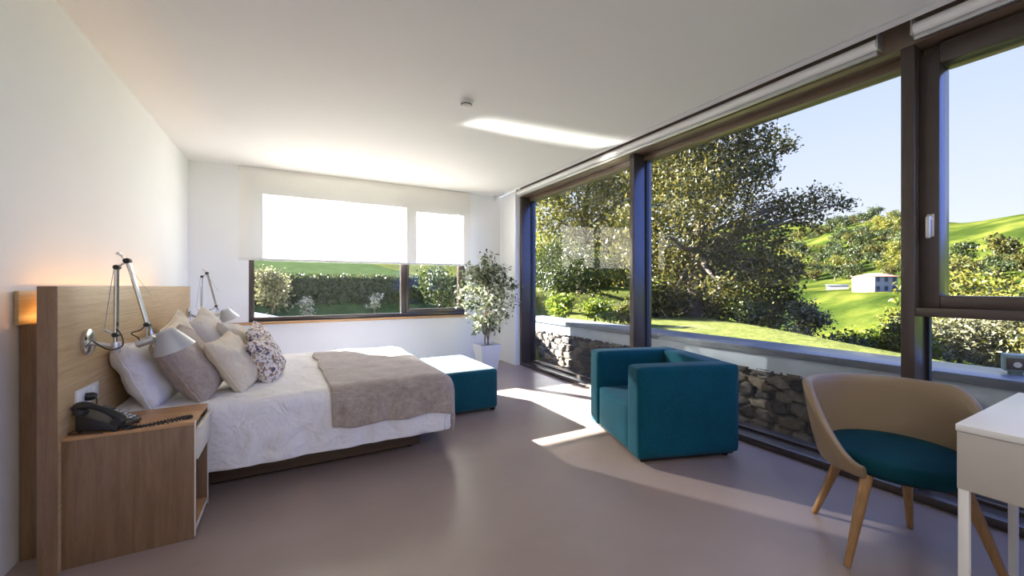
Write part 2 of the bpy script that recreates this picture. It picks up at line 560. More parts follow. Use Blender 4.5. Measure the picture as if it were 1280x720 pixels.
# ------------------------------------------------------------------ back window
def window_back():
    w = struct_empty('window_1', (0.96, WB + 0.05, WZ0))
    def P(name, bm, mat, par=w):
        o = fin(name, bm, mat, None)
        o.parent = par
        o.matrix_parent_inverse = Matrix.Translation(-Vector(par.location)) if par is w else Matrix.Identity(4)
        return o
    y0, y1 = WB + 0.03, WB + 0.11
    bm = B()
    t = 0.055
    box(bm, WX0, WX1, y0, y1, WZ0, WZ0 + t, 0.004); box(bm, WX0, WX1, y0, y1, WZ1 - t, WZ1, 0.004)
    box(bm, WX0, WX0 + t, y0, y1, WZ0 + t, WZ1 - t, 0.004); box(bm, WX1 - t, WX1, y0, y1, WZ0 + t, WZ1 - t, 0.004)
    box(bm, 1.40, 1.475, y0, y1, WZ0 + t, WZ1 - t, 0.004)
    P('frame', bm, M['frame'])
    bm = B(); box(bm, WX0 + t, 1.40, y0 + 0.035, y0 + 0.05, WZ0 + t, WZ1 - t); P('pane', bm, M['glass'])
    bm = B()
    a0, a1, b0, b1, s = 1.475, WX1 - t, WZ0 + t, WZ1 - t, 0.055
    box(bm, a0, a1, y0 - 0.02, y1 - 0.02, b0, b0 + s, 0.004); box(bm, a0, a1, y0 - 0.02, y1 - 0.02, b1 - s, b1, 0.004)
    box(bm, a0, a0 + s * 0.7, y0 - 0.02, y1 - 0.02, b0 + s, b1 - s, 0.004); box(bm, a1 - s, a1, y0 - 0.02, y1 - 0.02, b0 + s, b1 - s, 0.004)
    sash = P('sash', bm, M['frame'])
    bm = B(); box(bm, a0 + s * 0.7, a1 - s, y0 + 0.02, y0 + 0.035, b0 + s, b1 - s)
    P('sash_pane', bm, M['glass'])
    bm = B(); box(bm, WX0 - 0.01, WX1 + 0.01, WB + 0.11, WB + 0.34, WZ0 - 0.035, WZ0 - 0.005, 0.003)
    P('outer_ledge', bm, simple('zinc_ledge', (0.62, 0.62, 0.64), 0.3, metal=0.6))
window_back()
bm = B(); box(bm, -0.72, 2.47, WB - 0.05, WB + 0.03, WZ0 - 0.030, WZ0, 0.003); struct('trim_1', bm, M['sill'])

# roller blind half lowered over the back window
rb = thing('roller_blind', 'white translucent roller blind lowered over upper half of back window', 'blind', (0.96, WB - 0.075, 1.57))
def blind_fn(i, j):
    x = -1.52 + 3.02 * i / 60
    z = 1.115 * j / 40
    return (x, 0.0025 * math.sin(x * 5) * (1 - z), z)
fb = grid_mesh('fabric', blind_fn, 61, 41, M['blind'], rb)
bm = B(); box(bm, -1.525, 1.505, -0.012, 0.012, -0.03, 0.0, 0.004); fin('bottom_bar', bm, M['white_plastic'], rb)
bm = B(); lathe(bm, [(0.020, -1.53), (0.024, -1.525), (0.024, 1.505), (0.020, 1.51)], 24, Matrix.Translation((0, 0.030, 1.085)) @ Matrix.Rotation(PI / 2, 4, 'Y')); fin('roll', bm, M['blind'], rb)

# ------------------------------------------------------------------ glazed wall on the right
YA, YBm, YC = 5.36, 3.06, 0.935       # far edges of the three mullions in view
def wmat(name, par, bm, mat):
    o = fin(name, bm, mat, None)
    o.parent = par
    o.matrix_parent_inverse = Matrix.Translation(-Vector(par.location))
    return o
ZG0, ZG1, ZH = 0.05, 2.545, 2.60
bm = B(); box(bm, XF, 3.36, YB, YA, ZH, H + 0.18, 0.003); box(bm, XF + 0.14, 3.36, YB, YA, ZG1, ZH, 0.003)
struct('trim_2', bm, M['head'])
bm = B(); box(bm, XF, 3.36, YB, YA, 0.0, ZG0, 0.003); box(bm, XF + 0.15, 3.36, YB, YA, ZG0, ZG0 + 0.02, 0.002)
struct('trim_3', bm, M['frame'])
def mullion(n, y1, w=0.06):
    bm = B(); box(bm, XF, 3.36, y1 - w, y1, ZG0, ZH, 0.004)
    struct('trim_%d' % n, bm, M['frame'])
mullion(4, YA, 0.055); mullion(5, YBm); mullion(6, YC); mullion(7, -1.25)
def bay(n, y0, y1):
    w = struct_empty('window_%d' % n, (XG, (y0 + y1) / 2, ZG0))
    bm = B(); box(bm, XG - 0.008, XG + 0.008, y0 + 0.012, y1 - 0.012, ZG0 + 0.02, ZG1)
    wmat('pane', w, bm, M['glass'])
    bm = B()
    for (a, b) in ((y0, y0 + 0.012), (y1 - 0.012, y1)):
        box(bm, XG - 0.02, XG + 0.02, a, b, ZG0 + 0.02, ZG1)
    wmat('gasket', w, bm, M['frame_in'])
bay(2, YBm, YA - 0.055)
bay(3, YC, YBm - 0.06)
bay(5, YB, -1.31)
# bay with transom, fixed lower pane and opening sash
w4 = struct_empty('window_4', (XG, -0.2, ZG0))
bm = B(); box(bm, XF + 0.005, 3.36, -1.25, YC - 0.06, 1.05, 1.10, 0.004); wmat('transom', w4, bm, M['frame'])
bm = B(); box(bm, XG - 0.008, XG + 0.008, -1.24, YC - 0.075, ZG0 + 0.02, 1.05); wmat('lower_pane', w4, bm, M['glass'])
bm = B(); box(bm, XG - 0.02, XG + 0.02, YC - 0.075, YC - 0.06, ZG0 + 0.02, 1.05); wmat('gasket', w4, bm, M['frame_in'])
sy0, sy1, sx0, sx1 = -1.25, YC - 0.06, 3.17, 3.33
bm = B()
box(bm, sx0, sx1, sy1 - 0.082, sy1, 1.10, ZG1, 0.006); box(bm, sx0, sx1, sy0, sy0 + 0.08, 1.10, ZG1, 0.006)
box(bm, sx0, sx1, sy0 + 0.08, sy1 - 0.082, 1.10, 1.168, 0.006); box(bm, sx0, sx1, sy0 + 0.08, sy1 - 0.082, ZG1 - 0.075, ZG1 + 0.04, 0.006)
wmat('sash', w4, bm, M['frame'])
bm = B(); box(bm, 3.235, 3.25, sy0 + 0.08, sy1 - 0.082, 1.168, ZG1 - 0.075); wmat('upper_pane', w4, bm, M['glass'])
bm = B()
box(bm, sx0 - 0.010, sx0 + 0.002, sy1 - 0.062, sy1 - 0.032, 1.50, 1.63, 0.004)
box(bm, sx0 - 0.045, sx0 - 0.008, sy1 - 0.056, sy1 - 0.038, 1.595, 1.615, 0.004)
box(bm, sx0 - 0.050, sx0 - 0.034, sy1 - 0.057, sy1 - 0.037, 1.49, 1.615, 0.006)
h_ = wmat('handle', w4, bm, M['alu']); h_['label'] = 'satin metal handle'

def rolled(y0, y1, label):
    t = thing('rolled_blind', label, 'blind', (3.045, (y0 + y1) / 2, 2.655), 0, 'rolled up blinds above the glazed wall')
    L = (y1 - y0) / 2
    rot = Matrix.Rotation(-PI / 2, 4, 'X')
    bm = B(); lathe(bm, [(0.034, -L), (0.034, L)], 28, rot); fin('roll', bm, M['white_plastic'], t)
    bm = B(); box(bm, -0.012, 0.012, -L, L, -0.062, -0.037, 0.004); fin('bottom_bar', bm, M['alu'], t)
    for s in (-1, 1):
        bm = B(); box(bm, -0.03, 0.05, s * (L + 0.006) - 0.004, s * (L + 0.006) + 0.004, -0.035, 0.06, 0.001); fin('bracket', bm, M['alu'], t)
rolled(1.02, 5.32, 'long white roller blind rolled up above the two wide glass panes')
rolled(-1.2, 0.86, 'white roller blind rolled up above the opening window by the desk')

# fill light panels added behind the camera to brighten the room
for k, (x, y) in enumerate(((0.2, -0.9), (1.9, -0.9), (0.2, -2.3), (1.9, -2.3))):
    t = thing('fill_panel', 'added square fill light panel on the unseen near ceiling', 'light', (x, y, H), 0, 'added fill light panels')
    bm = B(); box(bm, -0.31, 0.31, -0.31, 0.31, -0.02, 0.0, 0.004); fin('housing', bm, M['white_plastic'], t)
    bm = B(); box(bm, -0.29, 0.29, -0.29, 0.29, -0.023, -0.0195); fin('diffuser', bm, M['fill_glow'], t)
    ld = bpy.data.lights.new('fill_lamp', 'AREA'); ld.shape = 'SQUARE'; ld.size = 0.58; ld.energy = FILL_LIGHT; ld.color = (1.0, 0.94, 0.86)
    lo = bpy.data.objects.new('fill_lamp', ld); COL.objects.link(lo); lo.parent = t; lo.location = (0, 0, -0.026)

# smoke detector
sd = thing('smoke_detector', 'small round white smoke detector on the ceiling', 'smoke detector', (1.21, 2.94, H))
bm = B(); lathe(bm, [(0.052, -0.018), (0.055, -0.014), (0.055, 0.0)], 32); fin('base', bm, M['white_plastic'], sd)
bm = B(); lathe(bm, [(0.026, -0.050), (0.036, -0.046), (0.042, -0.036), (0.046, -0.018)], 32); fin('sensor_head', bm, M['white_plastic'], sd)
bm = B(); lathe(bm, [(0.0425, -0.036), (0.0435, -0.036), (0.0455, -0.029), (0.0445, -0.029)], 32, cap=False); fin('vent', bm, M['dark_gap'], sd)

# ------------------------------------------------------------------ headboard
HBX = -0.867
hb = thing('headboard', 'wide light oak headboard panel standing behind the bed', 'headboard', (HBX - 0.03, 3.65, 0))
bm = B(); box(bm, -0.03, 0.03, -1.246, 1.26, 0.0, 1.221, 0.002); fin('front_panel', bm, M['oak'], hb)
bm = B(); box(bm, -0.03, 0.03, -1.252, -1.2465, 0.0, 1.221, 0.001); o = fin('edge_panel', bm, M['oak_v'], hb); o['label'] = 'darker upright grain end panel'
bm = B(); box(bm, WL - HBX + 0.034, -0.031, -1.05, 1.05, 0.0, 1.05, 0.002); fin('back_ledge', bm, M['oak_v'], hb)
bm = B(); box(bm, WL - HBX + 0.034, WL - HBX + 0.049, -1.09, 1.16, 1.05, 1.20, 0.001); fin('back_board', bm, M['oak'], hb)
ls = fin('light_strip', (lambda b: (box(b, -0.075, -0.045, -1.00, 0.9, 1.052, 1.066, 0.003), b)[1])(B()), M['bulb'], hb)
ls['label'] = 'glowing warm light strip'

# ------------------------------------------------------------------ nightstand
ns = thing('nightstand', 'oak bedside cabinet with open shelf and cream edged drawer', 'nightstand', (-0.64, 2.605, 0))
NX0, NX1, NY0, NY1, NZ = -0.226, 0.226, -0.175, 0.175, 0.554
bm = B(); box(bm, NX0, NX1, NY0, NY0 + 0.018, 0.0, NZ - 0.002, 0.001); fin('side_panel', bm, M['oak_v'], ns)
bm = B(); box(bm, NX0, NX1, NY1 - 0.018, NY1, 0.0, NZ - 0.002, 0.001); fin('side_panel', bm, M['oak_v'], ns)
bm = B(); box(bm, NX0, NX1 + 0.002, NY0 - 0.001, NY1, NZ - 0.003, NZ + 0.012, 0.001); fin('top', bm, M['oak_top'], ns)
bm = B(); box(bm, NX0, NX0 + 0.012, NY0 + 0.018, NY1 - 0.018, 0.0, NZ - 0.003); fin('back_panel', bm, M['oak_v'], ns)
bm = B(); box(bm, NX0 + 0.012, NX1 - 0.002, NY0 + 0.018, NY1 - 0.018, 0.03, 0.05, 0.001); fin('bottom_shelf', bm, M['oak_top'], ns)
bm = B()
e_ = 0.004
for (a, b, c, d) in ((NY0 - 0.001, NY0 + 0.018, 0.01, NZ + 0.012), (NY1 - 0.018, NY1, 0.01, NZ + 0.012), (NY0 + 0.018, NY1 - 0.018, 0.03, 0.052)):
    box(bm, NX1, NX1 + e_, a, b, c, d, 0.001)
fin('edge_band', bm, M['cream_edge'], ns)
bm = B(); box(bm, NX0 + 0.03, NX1 - 0.004, NY0 + 0.022, NY1 - 0.022, 0.385, 0.50, 0.001)
box(bm, NX1 - 0.004, NX1 + 0.012, NY0 + 0.021, NY1 - 0.021, 0.375, 0.522, 0.002)
dr = fin('drawer', bm, M['cream_edge'], ns)
bm = B(); box(bm, NX1 + 0.004, NX1 + 0.022, NY0 + 0.021, NY1 - 0.021, 0.523, 0.533, 0.002); fin('pull_edge', bm, M['cream_edge'], dr)

# ------------------------------------------------------------------ telephone
def telephone():
    t = thing('telephone', 'black desk telephone with keypad and corded handset on bedside cabinet', 'telephone', (-0.742, 2.520, NZ + 0.012), R(-22))
    t.scale = (0.86, 0.86, 0.86)
    # wedge body: local x = front (towards the room), y = width
    def wedge(bm, x0, x1, y0, y1, h0, h1, bev):
        vs = box(bm, x0, x1, y0, y1, 0, 1)
        for v in vs:
            k = (v.co.x - x0) / (x1 - x0)
            v.co.z = 0.008 if v.co.z < 0.5 else h0 + (h1 - h0) * k
        es = list({e2 for v in vs for e2 in v.link_edges})
        bmesh.ops.bevel(bm, geom=es, offset=bev, segments=3, profile=0.5, affect='EDGES')
    bm = B(); wedge(bm, -0.095, 0.10, -0.085, 0.085, 0.105, 0.03, 0.008)
    body = fin('body', bm, M['black'], t)
    for (x, y) in ((-0.08, -0.07), (-0.08, 0.07), (0.085, -0.07), (0.085, 0.07)):
        bm = B(); lathe(bm, [(0.008, 0.0), (0.009, 0.010)], 12, Matrix.Translation((x, y, 0))); fin('foot', bm, M['black_foot'], t)
    slope = math.atan2(-0.075, 0.195)
    def top(x): return 0.105 + (x + 0.095) * (-0.075 / 0.195)
    bm = B(); box(bm, -0.03, 0.03, -0.035, 0.035, -0.002, 0.004, 0.002, 2, Matrix.Translation((-0.055, 0.04, top(-0.055))) @ Matrix.Rotation(-slope, 4, 'Y')); fin('display', bm, M['lcd'], t)
    for r_ in range(5):
        for c in range(3):
            x = -0.012 + r_ * 0.022; y = 0.012 + c * 0.024
            bm = B(); box(bm, -0.007, 0.007, -0.009, 0.009, -0.001, 0.004, 0.0015, 2, Matrix.Translation((x, y, top(x))) @ Matrix.Rotation(-slope, 4, 'Y'))
            fin('button', bm, M['grey_key'], t)
    # handset lies along the slope on the near side
    pts = [(-0.108, -0.055, 0.118), (-0.092, -0.055, 0.134), (-0.05, -0.055, 0.136), (0.0, -0.055, 0.119), (0.05, -0.055, 0.097), (0.095, -0.055, 0.068), (0.112, -0.055, 0.046)]
    bm = B(); tube(bm, spline(pts, 6), [0.020 + 0.006 * math.cos(2 * PI * i / 36) for i in range(37)], 14)
    for (x, z) in ((-0.088, 0.108), (0.09, 0.050)):
        lathe(bm, [(0.030, -0.016), (0.031, 0.0), (0.024, 0.016)], 20, Matrix.Translation((x, -0.055, z)) @ Matrix.Rotation(-slope, 4, 'Y'))
    hs = fin('handset', bm, M['black'], t, 50)
    # coiled cord loops over the cabinet top
    ctrl = spline([(0.10, -0.065, 0.03), (0.13, -0.06, 0.008), (0.18, -0.015, 0.008), (0.245, 0.07, 0.008), (0.30, 0.125, 0.008), (0.335, 0.12, 0.008), (0.315, 0.075, 0.008), (0.22, -0.01, 0.008), (0.13, -0.055, 0.018), (0.09, -0.02, 0.012)], 30)
    coil = []
    for i, p in enumerate(ctrl):
        a = i * 1.5
        coil.append(p + Vector((0.0045 * math.cos(a), 0.0045 * math.cos(a) * -0.5, 0.0045 * math.sin(a))))
    bm = B(); tube(bm, coil, 0.0040, 6); fin('cord', bm, M['black'], t)
    bm = B(); tube(bm, spline([(-0.09, -0.06, 0.02), (-0.115, -0.085, 0.005), (-0.10, -0.105, 0.004), (-0.06, -0.10, 0.004), (-0.02, -0.098, 0.004), (0.05, -0.1, 0.004)], 8), 0.003, 6); fin('line_cable', bm, M['black'], t)
telephone()

so = thing('power_socket', 'white three gang wall socket plate with black plug on headboard', 'socket', (HBX, 2.665, 0.70))
bm = B(); box(bm, 0.0, 0.010, -0.115, 0.115, -0.042, 0.042, 0.003); fin('plate', bm, M['white_plastic'], so)
for k in (-1, 0, 1):
    bm = B(); box(bm, 0.008, 0.013, k * 0.073 - 0.026, k * 0.073 + 0.026, -0.027, 0.027, 0.002); fin('insert', bm, M['white_plastic'], so)
bm = B(); lathe(bm, [(0.019, 0.0), (0.019, 0.022), (0.013, 0.036)], 20, Matrix.Translation((0.012, -0.035, -0.004)) @ Matrix.Rotation(PI / 2, 4, 'Y'))
tube(bm, spline([(0.040, -0.035, -0.006), (0.05, -0.038, -0.03), (0.04, -0.05, -0.09), (0.012, -0.06, -0.125)], 6), 0.003, 6)
o = fin('plug', bm, M['black'], so); o['label'] = 'black plug with cable'

# ------------------------------------------------------------------ wall lamps (balanced arm)
def arm_lamp(label, loc, tilt_end, mirror=1):
    t = thing('reading_lamp', label, 'lamp', loc, 0, 'swing arm reading lamps on the headboard')
    X = lambda p: Vector(p)
    bm = B(); lathe(bm, [(0.058, -0.003), (0.062, 0.004), (0.062, 0.016), (0.052, 0.022), (0.02, 0.024)], 36, Matrix.Rotation(PI / 2, 4, 'Y')); fin('wall_disc', bm, M['chrome'], t)
    bm = B(); tube(bm, [(0.02, 0, -0.005), (0.108, 0, -0.028)], 0.011, 12); lathe(bm, [(0.016, -0.05), (0.018, -0.045), (0.018, 0.0), (0.016, 0.005)], 16, Matrix.Translation((0.108, 0, -0.01))); fin('bracket', bm, M['alu'], t)
    top = X((0.112, 0, 0.365))
    bm = B(); tube(bm, [(0.108, -0.009, -0.055), (0.110, -0.009, 0.355)], 0.0075, 10); tube(bm, [(0.108, 0.009, -0.055), (0.110, 0.009, 0.355)], 0.0075, 10)
    fin('lower_arm', bm, M['chrome'], t)
    for (c, r_) in (((0.108, 0, 0.03), 0.012), ((0.112, 0, 0.362), 0.012), ((0.150, 0, 0.395), 0.014)):
        bm = B(); lathe(bm, [(r_ * 0.8, -0.022), (r_, -0.018), (r_, 0.018), (r_ * 0.8, 0.022)], 16, Matrix.Translation(c) @ Matrix.Rotation(PI / 2, 4, 'X')); fin('joint', bm, M['black_foot'], t)
    bm = B(); tube(bm, [(0.105, 0, 0.356), (0.155, 0, 0.400), (0.118, 0, 0.430)], 0.006, 10); 
    lathe(bm, [(0.008, -0.012), (0.008, 0.012)], 12, Matrix.Translation((0.118, 0, 0.430)) @ Matrix.Rotation(PI / 2, 4, 'X'))
    fin('rocker', bm, M['chrome'], t)
    bm = B(); tube(bm, [(0.108, 0.0, 0.03), (0.065, 0.0, 0.055)], 0.006, 8); fin('lever', bm, M['chrome'], t)
    bm = B(); tube(bm, [(0.066, 0, 0.055), (0.100, 0, 0.356)], 0.0014, 6); tube(bm, [(0.118, 0, 0.43), (0.16 + tilt_end.x * 0.5 - 0.03, tilt_end.y * .5, 0.22)], 0.0012, 6); fin('tension_cable', bm, M['steel'], t)
    e0 = X((0.152, 0, 0.393)); e1 = X((tilt_end.x, tilt_end.y, 0.075))
    bm = B()
    for s in (-1, 1):
        tube(bm, [e0 + X((0, s * 0.009, 0)), e1 + X((0, s * 0.009, 0))], 0.0075, 10)
    fin('upper_arm', bm, M['chrome'], t)
    bm = B(); lathe(bm, [(0.009, -0.022), (0.012, -0.018), (0.012, 0.018), (0.009, 0.022)], 16, Matrix.Translation(e1) @ Matrix.Rotation(PI / 2, 4, 'X')); fin('joint', bm, M['black_foot'], t)
    hp = e1 + X((0.022, 0.0, -0.080))
    bm = B(); tube(bm, [e1, e1 + X((0.012, 0.012, -0.03)), hp], 0.006, 10); tube(bm, [e1 + X((0, -0.012, 0)), hp + X((-0.02, -0.012, 0.0))], 0.004, 8); fin('head_link', bm, M['chrome'], t)
    # lamp head: socket cylinder and truncated-cone shade, opening turned down and outward
    ax = Matrix.Translation(hp) @ Matrix.Rotation(R(-20), 4, 'Y') @ Matrix.Rotation(R(8), 4, 'X')
    bm = B(); lathe(bm, [(0.014, -0.045), (0.020, -0.04), (0.021, 0.028), (0.012, 0.034)], 20, Matrix.Translation(hp + X((-0.022, 0, -0.003))) @ Matrix.Rotation(R(70), 4, 'Y')); fin('socket', bm, M['alu'], t)
    prof = [(0.024, 0.030), (0.036, 0.026), (0.042, 0.018), (0.088, -0.075), (0.0905, -0.080), (0.0885, -0.080), (0.085, -0.074), (0.040, 0.014), (0.02, 0.02)]
    bm = B(); lathe(bm, prof, 40, ax @ Matrix.Translation((0.062, 0, 0.0)), cap=True); fin('lamp_shade', bm, M['shade'], t)
    bm = B(); lathe(bm, [(0.012, 0.01), (0.013, -0.005), (0.026, -0.030), (0.026, -0.045), (0.014, -0.060)], 20, ax @ Matrix.Translation((0.062, 0, 0.0))); fin('bulb', bm, M['white_plastic'], t)
    pts = [(0.026, 0.0, 0.004), (0.05, -0.02, -0.012), (0.085, -0.03, -0.035), (0.115, -0.028, -0.038), (0.138, -0.018, -0.02), (0.132, -0.012, 0.025), (0.114, -0.016, 0.06)]
    bm = B(); tube(bm, spline(pts, 8), 0.0032, 8)
    q = [e1 + X((-0.004, -0.012, 0.0)), e1 + X((-0.02, -0.02, -0.025)), e1 + X((-0.055, -0.02, -0.04)), e1 + X((-0.03, -0.015, -0.065)), hp + X((-0.05, -0.005, -0.01))]
    tube(bm, spline(q, 8), 0.0030, 8)
    fin('cord', bm, M['black'], t)
arm_lamp('polished swing arm reading lamp above the bedside cabinet with telephone', (HBX, 2.66, 0.952), Vector((0.225, 0.0, 0)))
arm_lamp('polished swing arm reading lamp at far end of the headboard', (HBX, 4.78, 0.952), Vector((0.215, 0.05, 0)))

# ------------------------------------------------------------------ bed, bedding
BX0, BX1, BY0, BY1, BZ = HBX + 0.01, 0.975, 2.885, 4.56, 0.535     # flat top rectangle
bed = thing('bed', 'double bed with low oak base against the headboard', 'bed', (0.05, 3.72, 0))
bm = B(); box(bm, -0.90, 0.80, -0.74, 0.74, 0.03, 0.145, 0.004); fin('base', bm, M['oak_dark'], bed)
bm = B(); softbox(bm, -0.895, 0.93, -0.84, 0.84, 0.146, 0.50, 0.05, 6); fin('mattress', bm, M['linen_white'], bed)
for sx in (-0.8, 0.74):
    for sy_ in (-0.66, 0.66):
        bm = B(); lathe(bm, [(0.025, 0.0), (0.03, 0.03)], 16, Matrix.Translation((sx, sy_, 0))); fin('leg', bm, M['black_foot'], bed)

def nz(x, y, z, s): return noise.noise(Vector((x * s, y * s, z * s)))
def drape(x, y, off=0.0, r=0.055, folds=1.0):
    """a point of a cloth laid on the bed: x,y measured along the cloth"""
    ax = max(0.0, x - BX1)
    by = BY0 - y if y < BY0 else (y - BY1 if y > BY1 else 0.0)
    sgn = -1 if y < BY0 else 1
    d = max(ax, by)
    px = min(x, BX1); py = min(max(y, BY0), BY1)
    if d < 1e-6:
        up = 0.014 * nz(x, y, 0, 3.1) + 0.009 * nz(x, y * 0.6, 3, 8)
        # the top falls off a little towards its edges
        return Vector((px, py, BZ + off + up))
    l = math.hypot(ax, by)
    ux, uy = ax / l, sgn * by / l
    rr = r + off
    if d < r * PI / 2:
        hz, dz = rr * math.sin(d / r), rr * (1 - math.cos(d / r))
    else:
        hz, dz = rr, rr + d - r * PI / 2
    along = px * abs(uy) + py * abs(ux)
    k = min(1, d / 0.25)
    w = 0.026 * nz(along * 5.5, d * 2.0, 7, 1.0) + 0.014 * nz(along * 13, d * 4.5, 2, 1.0) + 0.010 * nz(along * 6 + d * 9, d * 7, 4, 1.0)
    hz += folds * k * (w + 0.010) + 0.006 * k
    up = 0.010 * nz(px, py, 0, 3.1) * (1 - k)
    return Vector((px + ux * hz, py + uy * hz, BZ + off - dz + up))

def cloth(name, x0, x1, y0, y1, nx, ny, off, mat, thick, label=None, cat=None, jitter=0.0, folds=1.0, skew=(0, 0)):
    def fn(i, j):
        a, b = i / (nx - 1), j / (ny - 1)
        x = x0 + (x1 - x0) * a + skew[0] * (b - 0.5)
        y = y0 + (y1 - y0) * b + skew[1] * (a - 0.5)
        if jitter:
            if i in (0, nx - 1): x += jitter * nz(0, y * 4, i, 1)
            if j in (0, ny - 1): y += jitter * nz(x * 4, 0, j, 1)
        return drape(x, y, off, folds=folds)
    o = grid_mesh(name, fn, nx, ny, mat, None, 80)
    md = o.modifiers.new('thickness', 'SOLIDIFY'); md.thickness = thick; md.offset = 1.0
    md2 = o.modifiers.new('soft', 'SUBSURF'); md2.levels = 1; md2.render_levels = 1
    tag(o, label, cat)
    return o
D_ = 0.405
duv = cloth('duvet', BX0, BX1 + D_, BY0 - D_, BY1 + D_, 90, 110, 0.0, M['linen_white'], 0.014, 'white cotton duvet covering the bed and hanging down its sides', 'duvet', 0.0)
thr = cloth('throw_blanket', 0.20, BX1 + 0.41, BY0 - 0.268, 4.33, 56, 90, 0.024, M['throw'], 0.012, 'beige woven throw blanket across the foot of the bed', 'blanket', 0.03, skew=(-0.05, -0.03))

def pillow(name, label, cat, loc, w, h, t, mat, lean=25, yaw=0, roll=0, seed=0, group='cushions on the bed', piping=None):
    n = 34
    random.seed(seed)
    root = thing(name, label, cat, loc, 0, group)
    rot = Matrix.Rotation(R(yaw), 4, 'Z') @ Matrix.Rotation(R(-lean), 4, 'Y') @ Matrix.Rotation(R(roll), 4, 'X')
    root.rotation_euler = rot.to_euler()
    def prof(u, v):
        a = max(0.0, 1 - abs(u) ** 3.2) ** 0.5; b = max(0.0, 1 - abs(v) ** 3.2) ** 0.5
        return a * b
    def edge(u, v):
        x = u * (1 - 0.03 * (1 - v * v) * abs(u)) * (1 - 0.05 * (u * v) ** 4); y = v * (1 - 0.03 * (1 - u * u) * abs(v)) * (1 - 0.05 * (u * v) ** 4)
        return x, y
    verts, faces = [], []
    idx = {}
    for side in (1, -1):
        for i in range(n + 1):
            for j in range(n + 1):
                u, v = -1 + 2 * i / n, -1 + 2 * j / n
                rim = i in (0, n) or j in (0, n)
                if rim and side == -1:
                    idx[(side, i, j)] = idx[(1, i, j)]; continue
                x, y = edge(u, v)
                p = prof(u, v)
                cr_ = 0.016 * nz(u * 2.1 + seed * 3.3, v * 2.1, side, 1) + 0.006 * nz(u * 5 + seed, v * 5, side, 1)
                # creases that run in from the corners
                ang = math.atan2(v, u)
                cr_ += 0.010 * math.sin(ang * 8 + seed) * min(1, (u * u + v * v)) * (1 - max(abs(u), abs(v)))
                sag = -0.05 * h * (1 - u * u) * (v > 0) * v
                z = side * (t / 2 * p + cr_ * min(1, p * 3))
                idx[(side, i, j)] = len(verts)
                verts.append((z + 0.006 * nz(u * 3, v * 3, seed, 1), x * w / 2, y * h / 2 + sag))
    for side in (1, -1):
        for i in range(n):
            for j in range(n):
                f = [idx[(side, i, j)], idx[(side, i + 1, j)], idx[(side, i + 1, j + 1)], idx[(side, i, j + 1)]]
                faces.append(f if side == 1 else f[::-1])
    me = bpy.data.meshes.new('cover'); me.from_pydata(verts, [], faces)
    link_mesh('cover', me, mat, root, 80)
    # seam round the edge
    ring = []
    for k in range(4 * n):
        s_, q = divmod(k, n)
        i, j = ((q, 0), (n, q), (n - q, n), (0, n - q))[s_]
        ring.append(verts[idx[(1, i, j)]])
    bm = B(); tube(bm, ring + ring[:1], 0.0035, 6, cap=False)
    fin('piping', bm, piping or mat, root)
    return root
Z0 = BZ + 0.012
PL = 'pillows on the bed'
pillow('pillow', 'plump white pillow nearest the telephone, leaning on the headboard', 'pillow', (-0.735, 3.17, Z0 + 0.175), 0.62, 0.42, 0.19, M['linen_white'], 24, -4, 0, 1, PL)
pillow('pillow', 'white pillow at the far side of the bed, mostly hidden behind cushions', 'pillow', (-0.745, 4.20, Z0 + 0.18), 0.62, 0.42, 0.19, M['linen_white'], 22, 3, 0, 2, PL)
pillow('cushion', 'large square taupe linen cushion below the near lamp shade', 'cushion', (-0.545, 3.10, Z0 + 0.205), 0.47, 0.47, 0.17, M['linen_grey'], 30, -10, 9, 3)
pillow('cushion', 'ivory cushion standing behind taupe linen cushion against headboard', 'cushion', (-0.70, 3.74, Z0 + 0.235), 0.48, 0.46, 0.14, M['linen_cream'], 18, -6, 16, 4)
pillow('cushion', 'large pale linen cushion with dark corner at far side of bed', 'cushion', (-0.575, 4.12, Z0 + 0.245), 0.50, 0.50, 0.15, M['linen_pale'], 26, -6, 14, 5)
pillow('cushion', 'plain cream cushion between taupe cushion and front floral cushion', 'cushion', (-0.335, 3.24, Z0 + 0.175), 0.42, 0.40, 0.15, M['linen_cream'], 30, -14, 6, 6)
pillow('cushion', 'small off white cushion with taupe side behind the floral cushions', 'cushion', (-0.40, 4.17, Z0 + 0.185), 0.42, 0.41, 0.15, M['linen_pale'], 30, -8, -8, 7)
pillow('cushion', 'floral cushion in front, nearest the camera of the floral pair', 'cushion', (-0.165, 3.42, Z0 + 0.150), 0.40, 0.34, 0.15, M['floral'], 24, -12, 3, 8)
pillow('cushion', 'floral cushion partly hidden behind the front floral one', 'cushion', (-0.215, 4.02, Z0 + 0.175), 0.40, 0.40, 0.14, M['floral'], 28, -6, 8, 9)

# ------------------------------------------------------------------ ottoman
ot = thing('ottoman', 'rectangular teal upholstered ottoman at the foot of the bed', 'ottoman', (1.475, 3.985, 0))
bm = B(); softbox(bm, -0.315, 0.315, -0.475, 0.475, 0.018, 0.41, 0.042, 12, 0.008); fin('cushion_block', bm, M['teal_pouf'], ot)
for sx in (-0.27, 0.27):
    for sy_ in (-0.43, 0.43):
        bm = B(); lathe(bm, [(0.022, 0.0), (0.024, 0.022)], 16, Matrix.Translation((sx, sy_, 0))); fin('foot', bm, M['black_foot'], ot)

# ------------------------------------------------------------------ armchair
ANG = math.atan2(0.317, 0.948)
